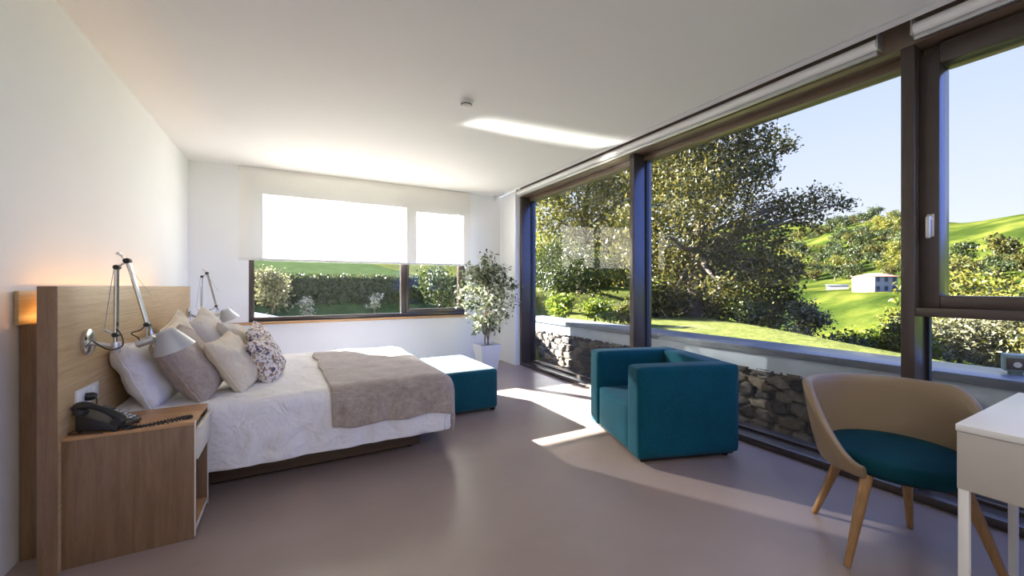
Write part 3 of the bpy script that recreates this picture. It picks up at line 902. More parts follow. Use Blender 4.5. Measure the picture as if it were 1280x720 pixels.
# local x = towards the back of the chair, local y = along its front
bx, by_ = math.cos(-ANG), math.sin(-ANG)
P1 = Vector((2.055, 1.95, 0))
AW, AD, AH = 0.87, 0.785, 0.665
ac = thing('armchair', 'boxy teal upholstered armchair on the floor beside the glass wall', 'armchair', P1, -ANG)
bm = B(); box(bm, 0.03, AD - 0.03, 0.03, AW - 0.03, 0.018, 0.05, 0.004); fin('base', bm, M['black_foot'], ac)
AT = 0.165
bm = B(); softbox(bm, 0.0, AD, 0.0, AT, 0.035, AH, 0.026, 9, 0.004); fin('armrest', bm, M['teal'], ac)
bm = B(); softbox(bm, 0.0, AD, AW - AT, AW, 0.035, AH, 0.026, 9, 0.004); fin('armrest', bm, M['teal'], ac)
bm = B(); softbox(bm, AD - 0.175, AD - 0.001, AT - 0.01, AW - AT + 0.01, 0.035, AH - 0.001, 0.026, 9, 0.004); fin('backrest', bm, M['teal'], ac)
bm = B(); softbox(bm, 0.008, AD - 0.17, AT + 0.001, AW - AT - 0.001, 0.04, 0.37, 0.026, 9, 0.006); fin('seat', bm, M['teal'], ac)
for x in (0.07, AD - 0.07):
    for y in (0.07, AW - 0.07):
        bm = B(); lathe(bm, [(0.022, 0.0), (0.024, 0.02)], 16, Matrix.Translation((x, y, 0))); fin('foot', bm, M['black_foot'], ac)

# ------------------------------------------------------------------ tub chair
TC = Vector((2.515, 0.77, 0))
FRONT = math.atan2(-0.75, -0.66)
tc_ = thing('tub_chair', 'beige tub chair with dark teal seat and oak legs at the desk', 'chair', TC, FRONT)
# local x = front of the chair
def shell():
    n = 72
    amax = R(128)
    verts, faces = [], []
    th = 0.017
    prof_n = 10
    ring_len = None
    for i in range(n + 1):
        a = -amax + 2 * amax * i / n          # 0 = back
        c = abs(a)
        q = min(1, max(0, (c - R(62)) / (amax - R(62))))
        ztop = 0.735 - 0.315 * (q * q * (3 - 2 * q)) ** 1.15
        zbot = 0.365
        loop = []
        def pt(z, side):
            k = (z - zbot) / (0.735 - zbot)
            rad = 0.272 + 0.066 * max(0, k) ** 0.7
            dirv = Vector((-math.cos(a), math.sin(a) * 1.03, 0))
            t2 = th * (0.8 + 0.5 * max(0, k))
            return dirv * (rad + side * t2) + Vector((0.0, 0, z))
        for j in range(prof_n + 1):
            z = zbot + (ztop - 0.02 - zbot) * j / prof_n
            loop.append(pt(z, 1))
        for j in range(1, 8):
            b = PI * j / 8
            loop.append(pt(ztop - 0.02 + 0.02 * math.sin(b), math.cos(b)))
        for j in range(prof_n + 1):
            z = ztop - 0.02 - (ztop - 0.02 - zbot) * j / prof_n
            loop.append(pt(z, -1))
        ring_len = len(loop)
        verts += loop
    for i in range(n):
        for j in range(ring_len):
            k = (j + 1) % ring_len
            a = i * ring_len
            faces.append((a + j, a + k, a + ring_len + k, a + ring_len + j))
    faces.append(tuple(range(ring_len))); faces.append(tuple(range(n * ring_len + ring_len - 1, n * ring_len - 1, -1)))
    me = bpy.data.meshes.new('backrest_shell'); me.from_pydata([tuple(v) for v in verts], [], faces)
    bm2 = bmesh.new(); bm2.from_mesh(me); bmesh.ops.recalc_face_normals(bm2, faces=bm2.faces); bm2.to_mesh(me); bm2.free()
    return link_mesh('backrest_shell', me, M['shell'], tc_, 60)
shell()
def oval(bm, rx, ry, prof):
    m_ = Matrix.Diagonal((rx, ry, 1, 1))
    lathe(bm, prof, 48, m_)
bm = B(); oval(bm, 0.245, 0.245, [(0.90, 0.362), (0.97, 0.366), (1.0, 0.378), (1.0, 0.395)]); fin('seat_pan', bm, M['black_foot'], tc_)
bm = B(); oval(bm, 0.276, 0.262, [(0.93, 0.376), (0.985, 0.381), (1.01, 0.396), (1.01, 0.430), (0.985, 0.446), (0.92, 0.453), (0.6, 0.457), (0.2, 0.458)]); fin('seat', bm, M['teal_dark'], tc_, 50)
inv = Matrix.Rotation(-FRONT, 4, 'Z') @ Matrix.Translation(-TC)
for (wx, wy) in ((2.117, 0.813), (2.464, 1.091), (2.733, 0.788), (2.500, 0.425)):
    f = inv @ Vector((wx, wy, 0))
    tp = Vector((f.x * 0.62, f.y * 0.62, 0.372))
    bm = B(); tube(bm, [tp, tp.lerp(f, 0.4), f.lerp(tp, 0.02) , f], [0.023, 0.0205, 0.0135, 0.0125], 18)
    vs = [v for v in bm.verts]
    for v in vs:
        if v.co.z < 0.0: v.co.z = 0.0
    fin('leg', bm, M['oak_leg'], tc_)

# ------------------------------------------------------------------ desk
dk = thing('desk', 'white desk with deep apron and slim square legs', 'desk', (2.43, -0.25, 0))
DX0, DX1, DY0, DY1 = -0.42, 0.42, -0.75, 0.715
bm = B(); box(bm, DX0, DX1, DY0, DY1, 0.722, 0.745, 0.002); fin('top', bm, M['white_lacquer'], dk)
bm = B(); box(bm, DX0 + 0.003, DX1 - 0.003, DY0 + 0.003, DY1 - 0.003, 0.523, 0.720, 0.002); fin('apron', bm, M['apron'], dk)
for (x, y) in ((DX0 + 0.018, DY1 - 0.018), (DX1 - 0.19, DY1 - 0.018), (DX0 + 0.018, DY0 + 0.018), (DX1 - 0.19, DY0 + 0.018)):
    bm = B(); box(bm, x - 0.013, x + 0.013, y - 0.013, y + 0.013, 0.0, 0.523, 0.002); fin('leg', bm, M['white_lacquer'], dk)

# ------------------------------------------------------------------ potted ficus
pl = thing('potted_ficus', 'variegated ficus in white square pot in the corner', 'plant', (2.47, 5.22, 0))
bm = B()
mt = Matrix.Rotation(PI / 4, 4, 'Z')
lathe(bm, [(0.150, 0.0), (0.155, 0.01), (0.225, 0.375), (0.228, 0.39), (0.212, 0.39), (0.205, 0.345)], 4, mt)
fin('pot', bm, M['pot'], pl, 20)
bm = B(); lathe(bm, [(0.205, 0.338), (0.206, 0.352), (0.1, 0.362)], 4, mt); fin('soil', bm, M['soil'], pl)
rng = np.random.default_rng(5)
bm = B()
for k in range(3):
    a = k * 2 * PI / 3
    tube(bm, spline([(0.03 * math.cos(a + s * 5), 0.03 * math.sin(a + s * 5), 0.34 + s * 0.75) for s in np.linspace(0, 1, 8)], 4), 0.011, 8)
tips = []
for k in range(62):
    z0 = rng.uniform(0.50, 1.45); a = rng.uniform(0, 2 * PI)
    env = 0.42 * math.sin(PI * min(1, max(0.1, (z0 - 0.38) / 1.3))) + 0.08
    L = env * rng.uniform(0.7, 1.08)
    p0 = Vector((0, 0, min(z0, 1.3))); p1 = p0 + Vector((math.cos(a) * L * 0.5, math.sin(a) * L * 0.5, 0.16)); p2 = p0 + Vector((math.cos(a) * L, math.sin(a) * L, 0.2 - rng.uniform(0, 0.16)))
    pts = spline([p0, p1, p2], 6)
    tube(bm, pts, [0.005 - 0.0035 * i / (len(pts) - 1) for i in range(len(pts))], 5)
    tips.append(pts)
for k in range(8):
    a = rng.uniform(0, 2 * PI); L = rng.uniform(0.02, 0.14)
    pts = spline([Vector((0, 0, 1.1)), Vector((math.cos(a) * L * .5, math.sin(a) * L * .5, 1.4)), Vector((math.cos(a) * L, math.sin(a) * L, rng.uniform(1.6, 1.80)))], 8)
    tube(bm, pts, 0.003, 5); tips.append(pts)
fin('stems', bm, M['bark_pale'], pl)
lp = []
for pts in tips:
    m_ = 32
    for q in range(m_):
        t = 0.25 + 0.75 * q / m_
        p = pts[min(len(pts) - 1, int(t * (len(pts) - 1)))]
        lp.append([p.x + rng.normal() * 0.038, p.y + rng.normal() * 0.038, p.z + rng.normal() * 0.035])
leaves_mesh('foliage', np.array(lp), 0.070, M['ficus'], pl, rng, 0.3, 0.5, 0.46)

# ------------------------------------------------------------------ outside: ground
def sstep(a, b, x):
    t = min(1.0, max(0.0, (x - a) / (b - a)))
    return t * t * (3 - 2 * t)
def ground_h(X, Y):
    s = ((X - 6.1) - 0.66 * (Y - 1.8)) / 1.2
    base = 0.45
    north = 1.05 * sstep(10.0, 11.6, Y) + max(0.0, min(Y, 70) - 11.0) * 0.10 if True else 0
    north *= 1 - 0.55 * sstep(2.0, 9.0, X) * (1 - sstep(20, 40, Y))
    north *= 1 - sstep(4.0, 45.0, s)
    v = -11.0 * sstep(0.0, 38.0, s) + 11.2 * sstep(50.0, 86.0, s) + (36.0 + 13.0 * sstep(55, 125, Y) + 40.0 * sstep(120, 320, Y)) * sstep(84.0, 235.0, s) * sstep(-70, 10, Y) - 0.9 * sstep(-0.1, 3.0, s)
    bumps = 0.10 * noise.noise(Vector((X * 0.25, Y * 0.25, 0))) * sstep(5, 9, X) + 1.6 * noise.noise(Vector((X * 0.02, Y * 0.02, 3))) * sstep(40, 110, s) + 4.0 * noise.noise(Vector((X * 0.007, Y * 0.007, 9))) * sstep(100, 200, s)
    trench = -0.74 * (1 - sstep(3.92, 3.96, X)) * (1 - sstep(6.2, 6.4, Y)) if X < 4.4 else 0
    return base + north + v + bumps + trench

def terrain():
    xs = list(np.concatenate([np.linspace(3.4, 12, 30), np.linspace(12.6, 60, 60), np.linspace(62, 420, 70)]))
    ys = list(np.concatenate([np.linspace(-260, -20, 40), np.linspace(-18, 22, 70), np.linspace(23, 60, 30), np.linspace(65, 420, 50)]))
    def fn(i, j):
        X, Y = xs[i], ys[j]
        h = ground_h(max(X, 4.6), Y) if Y < 6.4 else ground_h(X, Y)
        if X < 4.3 and Y < 6.3: h = -0.30
        return (X, Y, h)
    m, nt, b, out = new_mat('meadow_grass')
    v = coords(nt)
    f = tnoise(nt, v, 0.05, 6, 0.6)
    f2 = tnoise(nt, v, 3.0, 5, 0.7)
    c = ramp(nt, f, [(0.36, (0.012, 0.022, 0.005)), (0.50, (0.036, 0.050, 0.009)), (0.64, (0.088, 0.092, 0.018))])
    mx = nt.nodes.new('ShaderNodeMix'); mx.data_type = 'RGBA'; mx.blend_type = 'MULTIPLY'; mx.inputs[0].default_value = 0.6
    nt.links.new(c, mx.inputs[6]); nt.links.new(ramp(nt, f2, [(0.3, (0.45, 0.5, 0.4)), (0.7, (1.1, 1.1, 1.0))]), mx.inputs[7])
    tcx = nt.nodes.new('ShaderNodeSeparateXYZ'); nt.links.new(v, tcx.inputs[0])
    mrx = nt.nodes.new('ShaderNodeMapRange'); mrx.inputs['From Min'].default_value = 14; mrx.inputs['From Max'].default_value = 10
    nt.links.new(tcx.outputs['X'], mrx.inputs['Value'])
    ml2 = nt.nodes.new('ShaderNodeMix'); ml2.data_type = 'RGBA'
    nt.links.new(mrx.outputs[0], ml2.inputs[0]); nt.links.new(mx.outputs[2], ml2.inputs[6])
    nt.links.new(ramp(nt, f2, [(0.3, (0.075, 0.088, 0.022)), (0.7, (0.125, 0.13, 0.04))]), ml2.inputs[7])
    nt.links.new(ml2.outputs[2], b.inputs['Base Color'])
    b.inputs['Roughness'].default_value = 0.95; b.inputs['Specular IOR Level'].default_value = 0.0
    bump(nt, b, f2, 0.6, 0.08)
    o = grid_mesh('ground', fn, len(xs), len(ys), m, None, 80)
    o['kind'] = 'structure'
    # the garden north of the building
    ml = simple('garden_lawn', (0.042, 0.062, 0.024), 0.95, var=0.4, scale=3, spec=0.0)
    xs2 = list(np.linspace(-40, 3.4, 60)); ys2 = list(np.concatenate([np.linspace(6.08, 14, 40), np.linspace(14.5, 70, 40)]))
    def fn2(i, j):
        X, Y = xs2[i], ys2[j]
        return (X, Y, ground_h(X, Y))
    o2 = grid_mesh('ground', fn2, len(xs2), len(ys2), ml, None, 80)
    o2['kind'] = 'structure'
terrain()
# light bar added outside the window, stands in for sun glint on the ceiling
glint_root = thing('sun_glint_bar', 'added light bar outside back window imitating a sun glint', 'floodlight', (0.02 + 0.18 * 1.15 - 0.20, 7.93 - 0.18 * 2.1, 0.36))
zq = -Vector((SUN_TRAVEL.x, SUN_TRAVEL.y, -SUN_TRAVEL.z)).normalized()
xd = Vector((1, -0.12, 0)).normalized(); xq = (xd - zq * xd.dot(zq)).normalized()
rotq = Matrix((xq, zq.cross(xq), zq)).transposed().to_4x4()
headq = Matrix.Translation((0, 0, 0.25)) @ rotq
bm = B(); box(bm, -0.90, 0.90, -0.075, 0.075, 0.006, 0.075, 0.006, 2, headq); fin('housing', bm, M['alu'], glint_root)
bm = B(); box(bm, -0.88, 0.88, -0.06, 0.06, 0.001, 0.008, 0.001, 2, headq); fin('lens', bm, M['white_plastic'], glint_root)
for sx in (-0.6, 0.6):
    p = headq @ Vector((sx, 0.0, 0.06))
    bm = B(); tube(bm, [(p.x, p.y, 0.0), p], 0.012, 10); fin('leg', bm, M['alu'], glint_root)
gd = bpy.data.lights.new('sun_glint_lamp', 'AREA'); gd.shape = 'RECTANGLE'; gd.size = 1.75; gd.size_y = 0.11
gd.energy = 2.2; gd.spread = R(1.7); gd.color = (1.0, 0.95, 0.88)
go = bpy.data.objects.new('sun_glint_lamp', gd); COL.objects.link(go); go.parent = glint_root; go.location = (headq @ Vector((0, 0, -0.004)))
go.rotation_euler = rotq.to_euler()
bm = B(); box(bm, -4.0, 3.36, 6.08, 9.3, 0.20, 0.36); struct('path', bm, simple('pale_gravel', (0.42, 0.42, 0.44), 0.9, var=0.2, scale=40, spec=0.0))

# ------------------------------------------------------------------ parapet wall outside the glazing
def stone_wall():
    t = thing('garden_wall', 'low rubble stone wall with rendered band and slate coping outside glass', 'wall', (3.93, 1.5, -0.30))
    t['kind'] = 'thing'
    rng = np.random.default_rng(11)
    y0, y1, z1 = -5.0, 6.6, 0.74
    sx, sz = 0.20, 0.105
    pts, cols = [], []
    pal = np.array([[0.10, 0.085, 0.075], [0.16, 0.13, 0.105], [0.075, 0.068, 0.068], [0.21, 0.165, 0.12], [0.13, 0.115, 0.11], [0.26, 0.22, 0.175]])
    ny, nzc = int((y1 - y0) / sx) + 2, int(z1 / sz) + 2
    seeds = []
    for i in range(-1, ny):
        for k in range(-1, nzc):
            seeds.append([y0 + (i + 0.5 * (k % 2) + rng.uniform(-0.36, 0.36)) * sx, (k + rng.uniform(-0.36, 0.36)) * sz, rng.integers(0, len(pal)), rng.uniform(0.6, 1.2), rng.uniform(0, 1)])
    sd_ = np.array(seeds)
    NY, NZ_ = 620, 46
    yy = np.linspace(y0, y1, NY); zz = np.linspace(0, z1, NZ_)
    V, C = [], []
    for y in yy:
        near = sd_[np.abs(sd_[:, 0] - y) < 0.75]
        wob = 0.03 * noise.noise(Vector((y * 9, 0, 0)))
        for z in zz:
            wy = y + 0.03 * noise.noise(Vector((y * 11, z * 11, 1)))
            wz = z + 0.02 * noise.noise(Vector((y * 11, z * 11, 5)))
            d = np.hypot((near[:, 0] - wy) / sx, (near[:, 1] - wz) / sz)
            o_ = np.argsort(d)[:2]
            f = d[o_[1]] - d[o_[0]]
            s_ = near[o_[0]]
            up = min(1, f / 0.20)
            up = up ** 0.6
            x = -0.045 * up - 0.03 * s_[4] * up + 0.012 * noise.noise(Vector((y * 30, z * 30, 2)))
            V.append((x, y, z))
            m_ = min(1, f / 0.10)
            c = pal[int(s_[2])] * s_[3]
            mort = np.array([0.19, 0.165, 0.14])
            C.append(list(mort * (1 - m_) + c * m_) + [1])
    F = []
    for i in range(NY - 1):
        for k in range(NZ_ - 1):
            a = i * NZ_ + k
            F.append((a, a + NZ_, a + NZ_ + 1, a + 1))
    me = bpy.data.meshes.new('stonework'); me.from_pydata([(v[0] , v[1] - 1.5, v[2]) for v in V], [], F)
    at = me.color_attributes.new('stone', 'FLOAT_COLOR', 'POINT')
    at.data.foreach_set('color', np.array(C, dtype=np.float32).reshape(-1))
    m, nt, b, out = new_mat('rubble_stone')
    ca = nt.nodes.new('ShaderNodeVertexColor'); ca.layer_name = 'stone'
    n1 = tnoise(nt, coords(nt), 28, 5, 0.7)
    mx = nt.nodes.new('ShaderNodeMix'); mx.data_type = 'RGBA'; mx.blend_type = 'MULTIPLY'; mx.inputs[0].default_value = 0.7
    nt.links.new(ca.outputs[0], mx.inputs[6]); nt.links.new(ramp(nt, n1, [(0.3, (0.5, 0.5, 0.52)), (0.7, (1.25, 1.2, 1.1))]), mx.inputs[7])
    nt.links.new(mx.outputs[2], b.inputs['Base Color']); b.inputs['Roughness'].default_value = 0.9
    bump(nt, b, n1, 0.5, 0.01)
    link_mesh('stonework', me, m, t, 50)
    L0, L1 = y0 - 1.5, y1 - 1.5
    bm = B(); box(bm, 0.02, 0.36, L0, L1, 0.0, 0.72); fin('core', bm, M['dark_gap'], t)
    bm = B(); box(bm, -0.05, 0.38, L0, L1, 0.72, 0.885, 0.004)
    fin('rendered_band', bm, simple('grey_render', (0.50, 0.545, 0.61), 0.6, var=0.08, scale=5), t)
    bm = B(); box(bm, -0.085, 0.43, L0, L1, 0.885, 0.945, 0.004)
    fin('coping', bm, simple('slate_coping', (0.17, 0.18, 0.205), 0.28, var=0.12, scale=9), t)
stone_wall()
bm = B(); box(bm, 3.36, 3.90, -7.0, 6.2, -0.36, -0.30); struct('path', bm, simple('grey_paving', (0.30, 0.29, 0.28), 0.8, var=0.1, scale=8))
# floodlight on the coping
fl = thing('floodlight', 'small green grey floodlight standing on the coping outside', 'floodlight', (4.16, 0.69, 0.645), R(20))
green = simple('grey_green_paint', (0.22, 0.30, 0.27), 0.5)
bm = B(); box(bm, -0.04, 0.05, -0.055, 0.055, 0.02, 0.13, 0.006); fin('housing', bm, green, fl)
bm = B(); box(bm, -0.046, -0.038, -0.045, 0.045, 0.032, 0.108, 0.002); o = fin('lens', bm, simple('amber_lens', (0.05, 0.035, 0.025), 0.15), fl)
bm = B(); lathe(bm, [(0.018, -0.0095), (0.012, -0.009)], 16, Matrix.Translation((-0.04, 0.0, 0.066)) @ Matrix.Rotation(PI / 2, 4, 'Y')); fin('lamp_reflector', bm, M['alu'], fl)
bm = B(); box(bm, -0.02, 0.03, -0.03, 0.03, 0.0, 0.022, 0.003); fin('bracket', bm, green, fl)

# ------------------------------------------------------------------ vegetation
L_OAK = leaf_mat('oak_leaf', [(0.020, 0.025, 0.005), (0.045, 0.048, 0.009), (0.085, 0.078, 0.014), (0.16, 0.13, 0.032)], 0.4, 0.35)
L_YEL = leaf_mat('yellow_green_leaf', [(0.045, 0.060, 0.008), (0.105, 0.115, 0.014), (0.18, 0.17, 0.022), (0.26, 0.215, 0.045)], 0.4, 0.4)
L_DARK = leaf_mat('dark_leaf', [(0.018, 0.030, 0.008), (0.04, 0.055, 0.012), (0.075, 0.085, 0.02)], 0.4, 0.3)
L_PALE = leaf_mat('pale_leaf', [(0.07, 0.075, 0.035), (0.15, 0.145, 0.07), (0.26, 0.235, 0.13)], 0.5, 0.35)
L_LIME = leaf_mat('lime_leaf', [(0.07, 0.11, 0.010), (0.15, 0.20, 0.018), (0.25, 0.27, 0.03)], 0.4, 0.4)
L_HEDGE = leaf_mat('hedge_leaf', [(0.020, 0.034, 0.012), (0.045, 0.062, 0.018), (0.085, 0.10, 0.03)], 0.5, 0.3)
L_FLOWER = leaf_mat('flower_leaf', [(0.10, 0.12, 0.06), (0.30, 0.30, 0.22), (0.6, 0.58, 0.5)], 0.6, 0.3)

def limb(bm, p0, p1, r0, r1, wob, rng, n=7):
    p0, p1 = Vector(p0), Vector(p1)
    L = (p1 - p0).length
    pts = []
    for i in range(n):
        t = i / (n - 1)
        k = math.sin(PI * t) * wob * L
        pts.append(p0.lerp(p1, t) + Vector((rng.normal() * k * .4, rng.normal() * k * .4, rng.normal() * k * .2 + k * .4)))
    tube(bm, pts, [r0 + (r1 - r0) * i / (n - 1) for i in range(n)], 8)

def tree(name, label, cat, base, clumps, nleaf, lsize, mat, trunk_r, seed, group=None, fork=0.35):
    """clumps in world coordinates (x,y,z,r); trunk from base up into the clumps"""
    rng = np.random.default_rng(seed)
    t = thing(name, label, cat, base, 0, group)
    b = Vector(base)
    cl = [(c[0] - b.x, c[1] - b.y, c[2] - b.z, c[3]) for c in clumps]
    cen = Vector((sum(c[0] for c in cl) / len(cl), sum(c[1] for c in cl) / len(cl), 0))
    zmin = min(c[2] - c[3] for c in cl); zmax = max(c[2] for c in cl)
    top = Vector((cen.x * 0.6, cen.y * 0.6, zmax * 0.8))
    bm = B()
    limb(bm, (0, 0, -0.05), top, trunk_r, trunk_r * 0.3, 0.03, rng, 10)
    for c in cl:
        f = min(0.9, max(fork, c[2] / max(zmax, .1) * 0.75))
        limb(bm, top * f, (c[0], c[1], c[2]), trunk_r * 0.35 * (1.2 - f), trunk_r * 0.05, 0.08, rng)
    fin('trunk', bm, M['bark'], t)
    leaves_mesh('foliage', clump_points(cl, nleaf, rng), lsize, mat, t, rng, 0.3)
    return t
#TREES
def gh(x, y): return ground_h(x, y)
BIG = [(8.67, 6.82, 4.96, 1.17), (10.48, 6.94, 5.09, 1.08), (10.7, 6.18, 5.17, 0.59), (12.02, 6.31, 5.27, 0.47), (12.43, 6.16, 5.18, 0.26), (9.46, 5.75, 3.79, 0.75), (8.38, 6.16, 3.46, 1.0), (9.88, 8.34, 3.6, 1.26), (10.61, 5.82, 4.22, 0.38), (11.07, 5.48, 3.3, 0.47), (14.61, 6.31, 4.0, 0.52), (13.23, 5.15, 3.48, 0.3), (12.42, 6.93, 3.4, 0.84), (10.37, 6.75, 2.71, 1.06), (9.76, 7.68, 2.32, 1.11), (11.21, 5.1, 2.93, 0.41), (12.06, 6.4, 2.6, 0.63), (9.96, 8.41, 1.42, 1.01), (10.03, 7.11, 1.51, 0.92), (11.7, 6.99, 1.88, 0.87), (9.14, 8.15, 4.89, 1.07), (9.04, 5.98, 1.15, 0.5), (10.09, 7.94, 0.88, 0.55), (9.83, 7.47, 6.39, 1.3), (8.29, 7.26, 5.76, 1.2), (7.27, 6.84, 2.52, 0.88)]
LEFT = [(8.92, 13.46, 4.32, 1.26), (9.31, 11.9, 4.76, 1.38), (11.01, 11.8, 5.4, 1.45), (9.51, 13.18, 3.1, 1.12), (10.45, 12.1, 3.51, 1.37), (12.01, 11.94, 3.44, 1.28), (7.93, 12.4, 5.14, 1.02), (10.49, 12.38, 6.59, 1.65), (11.09, 10.82, 6.52, 1.54), (9.32, 13.48, 6.4, 1.51)]
DARKT = [(7.51, 10.42, 2.14, 0.77), (7.09, 8.87, 1.71, 0.78), (6.64, 9.21, 1.37, 0.62), (7.64, 8.84, 1.37, 0.58), (7.16, 10.82, 1.63, 0.6)]
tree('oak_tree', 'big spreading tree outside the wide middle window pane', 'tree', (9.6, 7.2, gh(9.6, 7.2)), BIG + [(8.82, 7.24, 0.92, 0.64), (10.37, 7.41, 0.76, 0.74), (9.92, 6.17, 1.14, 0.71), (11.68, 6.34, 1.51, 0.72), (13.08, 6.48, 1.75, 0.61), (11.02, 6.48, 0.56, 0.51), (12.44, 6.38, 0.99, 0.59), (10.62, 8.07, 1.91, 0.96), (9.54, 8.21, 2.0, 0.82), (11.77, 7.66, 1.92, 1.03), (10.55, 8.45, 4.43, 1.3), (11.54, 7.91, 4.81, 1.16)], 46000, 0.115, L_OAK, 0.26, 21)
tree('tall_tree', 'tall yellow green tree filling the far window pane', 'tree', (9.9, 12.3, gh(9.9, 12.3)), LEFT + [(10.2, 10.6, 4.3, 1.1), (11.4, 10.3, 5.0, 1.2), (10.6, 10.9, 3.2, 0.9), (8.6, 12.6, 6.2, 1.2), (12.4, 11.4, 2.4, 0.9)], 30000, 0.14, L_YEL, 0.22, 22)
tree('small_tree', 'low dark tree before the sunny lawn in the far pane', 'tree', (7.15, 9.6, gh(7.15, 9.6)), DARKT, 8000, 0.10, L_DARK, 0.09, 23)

def bush(name, label, x, y, zt, r, mat, n, ls, seed, group=None, squash=1.0):
    """low rounded shrub with its top near height zt"""
    rng = np.random.default_rng(seed)
    g = gh(x, y)
    cl = []
    for k in range(7):
        a = rng.uniform(0, 2 * PI); q = rng.uniform(0.1, 0.75) * r
        rr = r * rng.uniform(0.42, 0.62)
        zc = max(g + rr * 0.5, min(zt - rr * 0.8, g + (zt - g) * rng.uniform(0.3, 0.95)))
        cl.append((x + q * math.cos(a), y + q * math.sin(a), zc, rr))
    cl.append((x, y, max(g + r * .4, zt - r * 0.5), r * 0.55))
    return tree(name, label, 'shrub' if name == 'shrub' else 'tree', (x, y, g), cl, n, ls, mat, max(0.03, r * 0.06), seed, group, 0.2)
G1 = 'lit shrubs behind the far end of the stone wall'
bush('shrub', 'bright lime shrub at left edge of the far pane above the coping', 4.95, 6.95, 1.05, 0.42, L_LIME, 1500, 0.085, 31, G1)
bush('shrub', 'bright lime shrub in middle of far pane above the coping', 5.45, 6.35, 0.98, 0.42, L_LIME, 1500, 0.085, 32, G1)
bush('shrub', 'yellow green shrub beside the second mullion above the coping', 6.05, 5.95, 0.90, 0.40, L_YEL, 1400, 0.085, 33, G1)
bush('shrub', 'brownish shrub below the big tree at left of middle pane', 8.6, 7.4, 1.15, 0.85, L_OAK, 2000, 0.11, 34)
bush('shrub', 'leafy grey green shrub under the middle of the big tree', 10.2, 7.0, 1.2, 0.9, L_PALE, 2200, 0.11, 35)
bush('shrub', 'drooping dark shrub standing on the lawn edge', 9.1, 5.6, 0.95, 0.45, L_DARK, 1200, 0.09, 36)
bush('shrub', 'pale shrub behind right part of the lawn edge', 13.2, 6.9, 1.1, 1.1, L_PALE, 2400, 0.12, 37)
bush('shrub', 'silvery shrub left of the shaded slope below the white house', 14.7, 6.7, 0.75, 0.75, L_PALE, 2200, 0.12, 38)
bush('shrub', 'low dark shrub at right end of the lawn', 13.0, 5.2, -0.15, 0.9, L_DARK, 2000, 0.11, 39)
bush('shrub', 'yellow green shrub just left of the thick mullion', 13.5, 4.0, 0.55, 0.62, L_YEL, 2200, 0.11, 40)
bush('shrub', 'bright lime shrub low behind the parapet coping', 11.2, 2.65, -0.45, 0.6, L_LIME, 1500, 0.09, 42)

BT = [(26.0, 6.6, -0.1, 1.9, L_PALE, 'pale rounded tree right of the thick mullion, behind low pane'), (29.5, 6.6, 0.6, 2.2, L_YEL, 'yellow green tree in the middle of low pane'), (27.0, 4.4, 0.2, 2.0, L_PALE, 'large pale tree behind the floodlight'), (31.0, 5.2, 0.9, 2.4, L_YEL, 'taller yellow green tree behind the pale tree by floodlight'), (25.0, 3.0, 0.0, 1.9, L_OAK, 'olive tree at right picture edge behind low pane'), (24.0, 8.0, -0.6, 1.6, L_LIME, 'fresh green tree left of the thick mullion in the dip')]
for k, (x, y, zt, r, mt_, lb) in enumerate(BT):
    bush('bushy_tree', lb, x, y, zt, r, mt_, 5200, 0.20, 140 + k, 'bushy trees just below the lawn')
# taller trees in the dip, whose sunny tops show through the opening window
VT = [(43.0, 11.0, 2.4, 3.8), (50.5, 8.2, 2.2, 3.8), (58.0, 14.5, 2.6, 4.2), (40.0, 6.5, 1.2, 3.4), (63.0, 7.6, 3.2, 4.4), (36.0, 9.5, -0.6, 3.0), (34.0, 5.0, 0.4, 3.0)]
VL = ['golden tree top at left of opening window, in the dip', 'golden tree top in the middle of opening window', 'large sunny tree standing behind the golden tree tops', 'low golden tree nearest in the dip, right of the mullion', 'tallest sunny tree at right of opening window', 'green tree low in the dip left of mullion', 'golden tree in the dip near right picture edge']
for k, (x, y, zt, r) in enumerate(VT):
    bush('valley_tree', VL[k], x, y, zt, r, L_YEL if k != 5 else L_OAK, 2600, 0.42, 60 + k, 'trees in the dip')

bush('background_tree', 'sunny green tree behind the low dark tree in the far pane', 17.0, 17.6, 4.2, 2.6, L_YEL, 6000, 0.22, 160)
bush('background_tree', 'green bushy tree behind the tall tree at left of far pane', 12.5, 19.0, 4.0, 2.6, L_LIME, 6000, 0.22, 161)
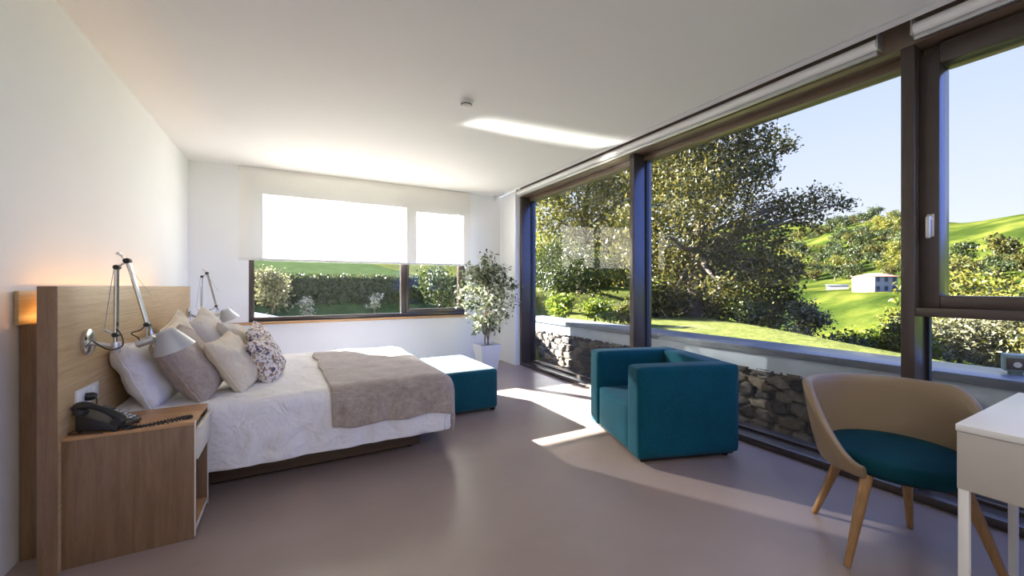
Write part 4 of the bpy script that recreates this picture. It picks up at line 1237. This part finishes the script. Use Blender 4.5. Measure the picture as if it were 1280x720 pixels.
# far hillside: copies of four prototype trees
protos = []
for k, mat in enumerate((L_OAK, L_DARK, L_YEL, L_HEDGE)):
    rng = np.random.default_rng(90 + k)
    cl = [(rng.normal() * 1.6, rng.normal() * 1.6, rng.uniform(2.0, 5.2), rng.uniform(1.3, 2.0)) for _ in range(7)]
    p = tree('hillside_tree', 'round tree among the woods on the far hillside', 'tree', (0, 0, 0), cl, 700, 0.75, mat, 0.25, 90 + k, 'trees on the far hillside')
    protos.append(p)
rng = np.random.default_rng(7)
spots = []
tries = 0
while len(spots) < 190 and tries < 20000:
    tries += 1
    d = rng.uniform(100, 300); a = rng.uniform(-0.10, 1.35)
    ux = (a * 0.8754 + 0.4834); uy = (0.8754 - a * 0.4834)
    x, y = ux * d, uy * d
    s = ((x - 6.1) - 0.66 * (y - 1.8)) / 1.2
    if s < 80 or s > 236: continue
    if a > 0.99 and (s > 130 or (s > 112 and rng.random() < 0.4)): continue
    if 0.74 < a < 1.03 and s < 112: continue
    dens = noise.noise(Vector((x * 0.022, y * 0.022, 4.2)))
    band = 0.40 if 112 < s < 178 else (-0.12 if s < 212 else -0.05)
    if a < 0.98 and s > 165: band = 0.25
    if dens + band < 0.05: continue
    # keep the white house and the field in front of it clear
    if abs(x - 141 - (y - 48) * 0.34) < 40 and abs(a - 0.91) < 0.075 and s < 150: continue
    if any((x - q[0]) ** 2 + (y - q[1]) ** 2 < 56 for q in spots): continue
    spots.append((x, y))
for i, (x, y) in enumerate(spots):
    p = protos[i % 4]
    if i < 4: o = p
    else:
        o = p.copy(); COL.objects.link(o)
        for ch in p.children:
            c = ch.copy(); COL.objects.link(c); c.parent = o
    sc = rng.uniform(0.75, 1.5)
    o.location = (x, y, gh(x, y) - 0.3); o.scale = (sc, sc, sc * rng.uniform(0.8, 1.1)); o.rotation_euler = (0, 0, rng.uniform(0, 6.28))

# white house on the hillside
def house():
    hx, hy = 141.0, 48.0
    g = gh(hx, hy)
    h = thing('house', 'white two storey house with red roof on the far slope', 'house', (hx, hy, g - 0.4), R(18.8 + 45))
    wm = simple('house_render', (0.30, 0.295, 0.29), 0.8)
    L, Wd, Hh = 3.4, 3.2, 4.5
    bm = B(); box(bm, -L, L, -Wd, Wd, -1.5, Hh); fin('wall', bm, wm, h)
    bm = B()
    v = [bm.verts.new(p) for p in ((-L - .4, -Wd - .4, Hh), (L + .4, -Wd - .4, Hh), (L + .4, Wd + .4, Hh), (-L - .4, Wd + .4, Hh), (-L * .5, 0, Hh + 1.0), (L * .5, 0, Hh + 1.0))]
    for f in ((0, 1, 5, 4), (2, 3, 4, 5), (1, 2, 5), (3, 0, 4), (3, 2, 1, 0)): bm.faces.new([v[i] for i in f])
    fin('roof', bm, simple('roof_tiles', (0.33, 0.13, 0.08), 0.9), h)
    dk_ = simple('house_window', (0.05, 0.06, 0.08), 0.3)
    for zc in (1.3, 3.7):
        for yc in (-2.3, 0.0, 2.3):
            bm = B(); box(bm, -L - 0.04, -L + 0.02, yc - 0.5, yc + 0.5, zc - 0.6, zc + 0.6); fin('window', bm, dk_, h)
    bm = B(); box(bm, -3.4, -1.4, Wd - 0.02, Wd + 0.04, -0.4, 2.0); fin('garage_door', bm, simple('garage_brown', (0.10, 0.05, 0.035), 0.7), h)
house()
sh = thing('shed', 'long low pale violet shed left of the white house', 'shed', (166.0, 66.5, gh(166.0, 66.5) - 0.1), R(111))
bm = B(); box(bm, -3.0, 3.0, -1.5, 1.5, -1.0, 1.4); fin('wall', bm, simple('shed_wall', (0.42, 0.40, 0.50), 0.7), sh)
bm = B(); box(bm, -3.2, 3.2, -1.7, 1.7, 1.4, 1.65, 0.05); fin('roof', bm, simple('shed_roof', (0.35, 0.36, 0.60), 0.5), sh)

# garden seen through the small window
def hedge():
    t = thing('hedge', 'long clipped green hedge across the garden behind back window', 'hedge', (0.5, 11.0, 0.35))
    rng = np.random.default_rng(77)
    n = 15000
    L, W_, Hh = 5.5, 0.42, 1.12
    p = np.empty((n, 3))
    side = rng.random(n)
    x = rng.uniform(-L, L, n)
    yv = np.where(side < 0.62, -W_, rng.uniform(-W_, W_, n)); zv = np.where(side < 0.62, rng.uniform(0, Hh, n), Hh)
    p[:, 0] = x; p[:, 1] = yv + rng.normal(size=n) * 0.03; p[:, 2] = zv + rng.normal(size=n) * 0.03
    bm = B(); box(bm, -L, L, -W_ + 0.04, W_ - 0.04, -0.3, Hh - 0.04); fin('branches', bm, simple('hedge_core', (0.03, 0.035, 0.02), 0.95), t)
    leaves_mesh('foliage', p, 0.075, L_HEDGE, t, rng, 0.3)
hedge()
bush('garden_tree', 'pale young tree at left of the small window', -0.35, 9.55, 1.62, 0.48, L_PALE, 2200, 0.075, 80)
bush('shrub', 'small white flowering shrub left of centre before the hedge', 0.33, 10.0, 0.98, 0.22, L_FLOWER, 500, 0.06, 81)
bush('shrub', 'small white flowering shrub right of centre before the hedge', 1.72, 9.95, 1.05, 0.2, L_FLOWER, 450, 0.06, 82)
bush('garden_tree', 'leafy bush outside the opening sash of small window', 3.1, 9.2, 1.75, 0.6, L_HEDGE, 2200, 0.08, 83)
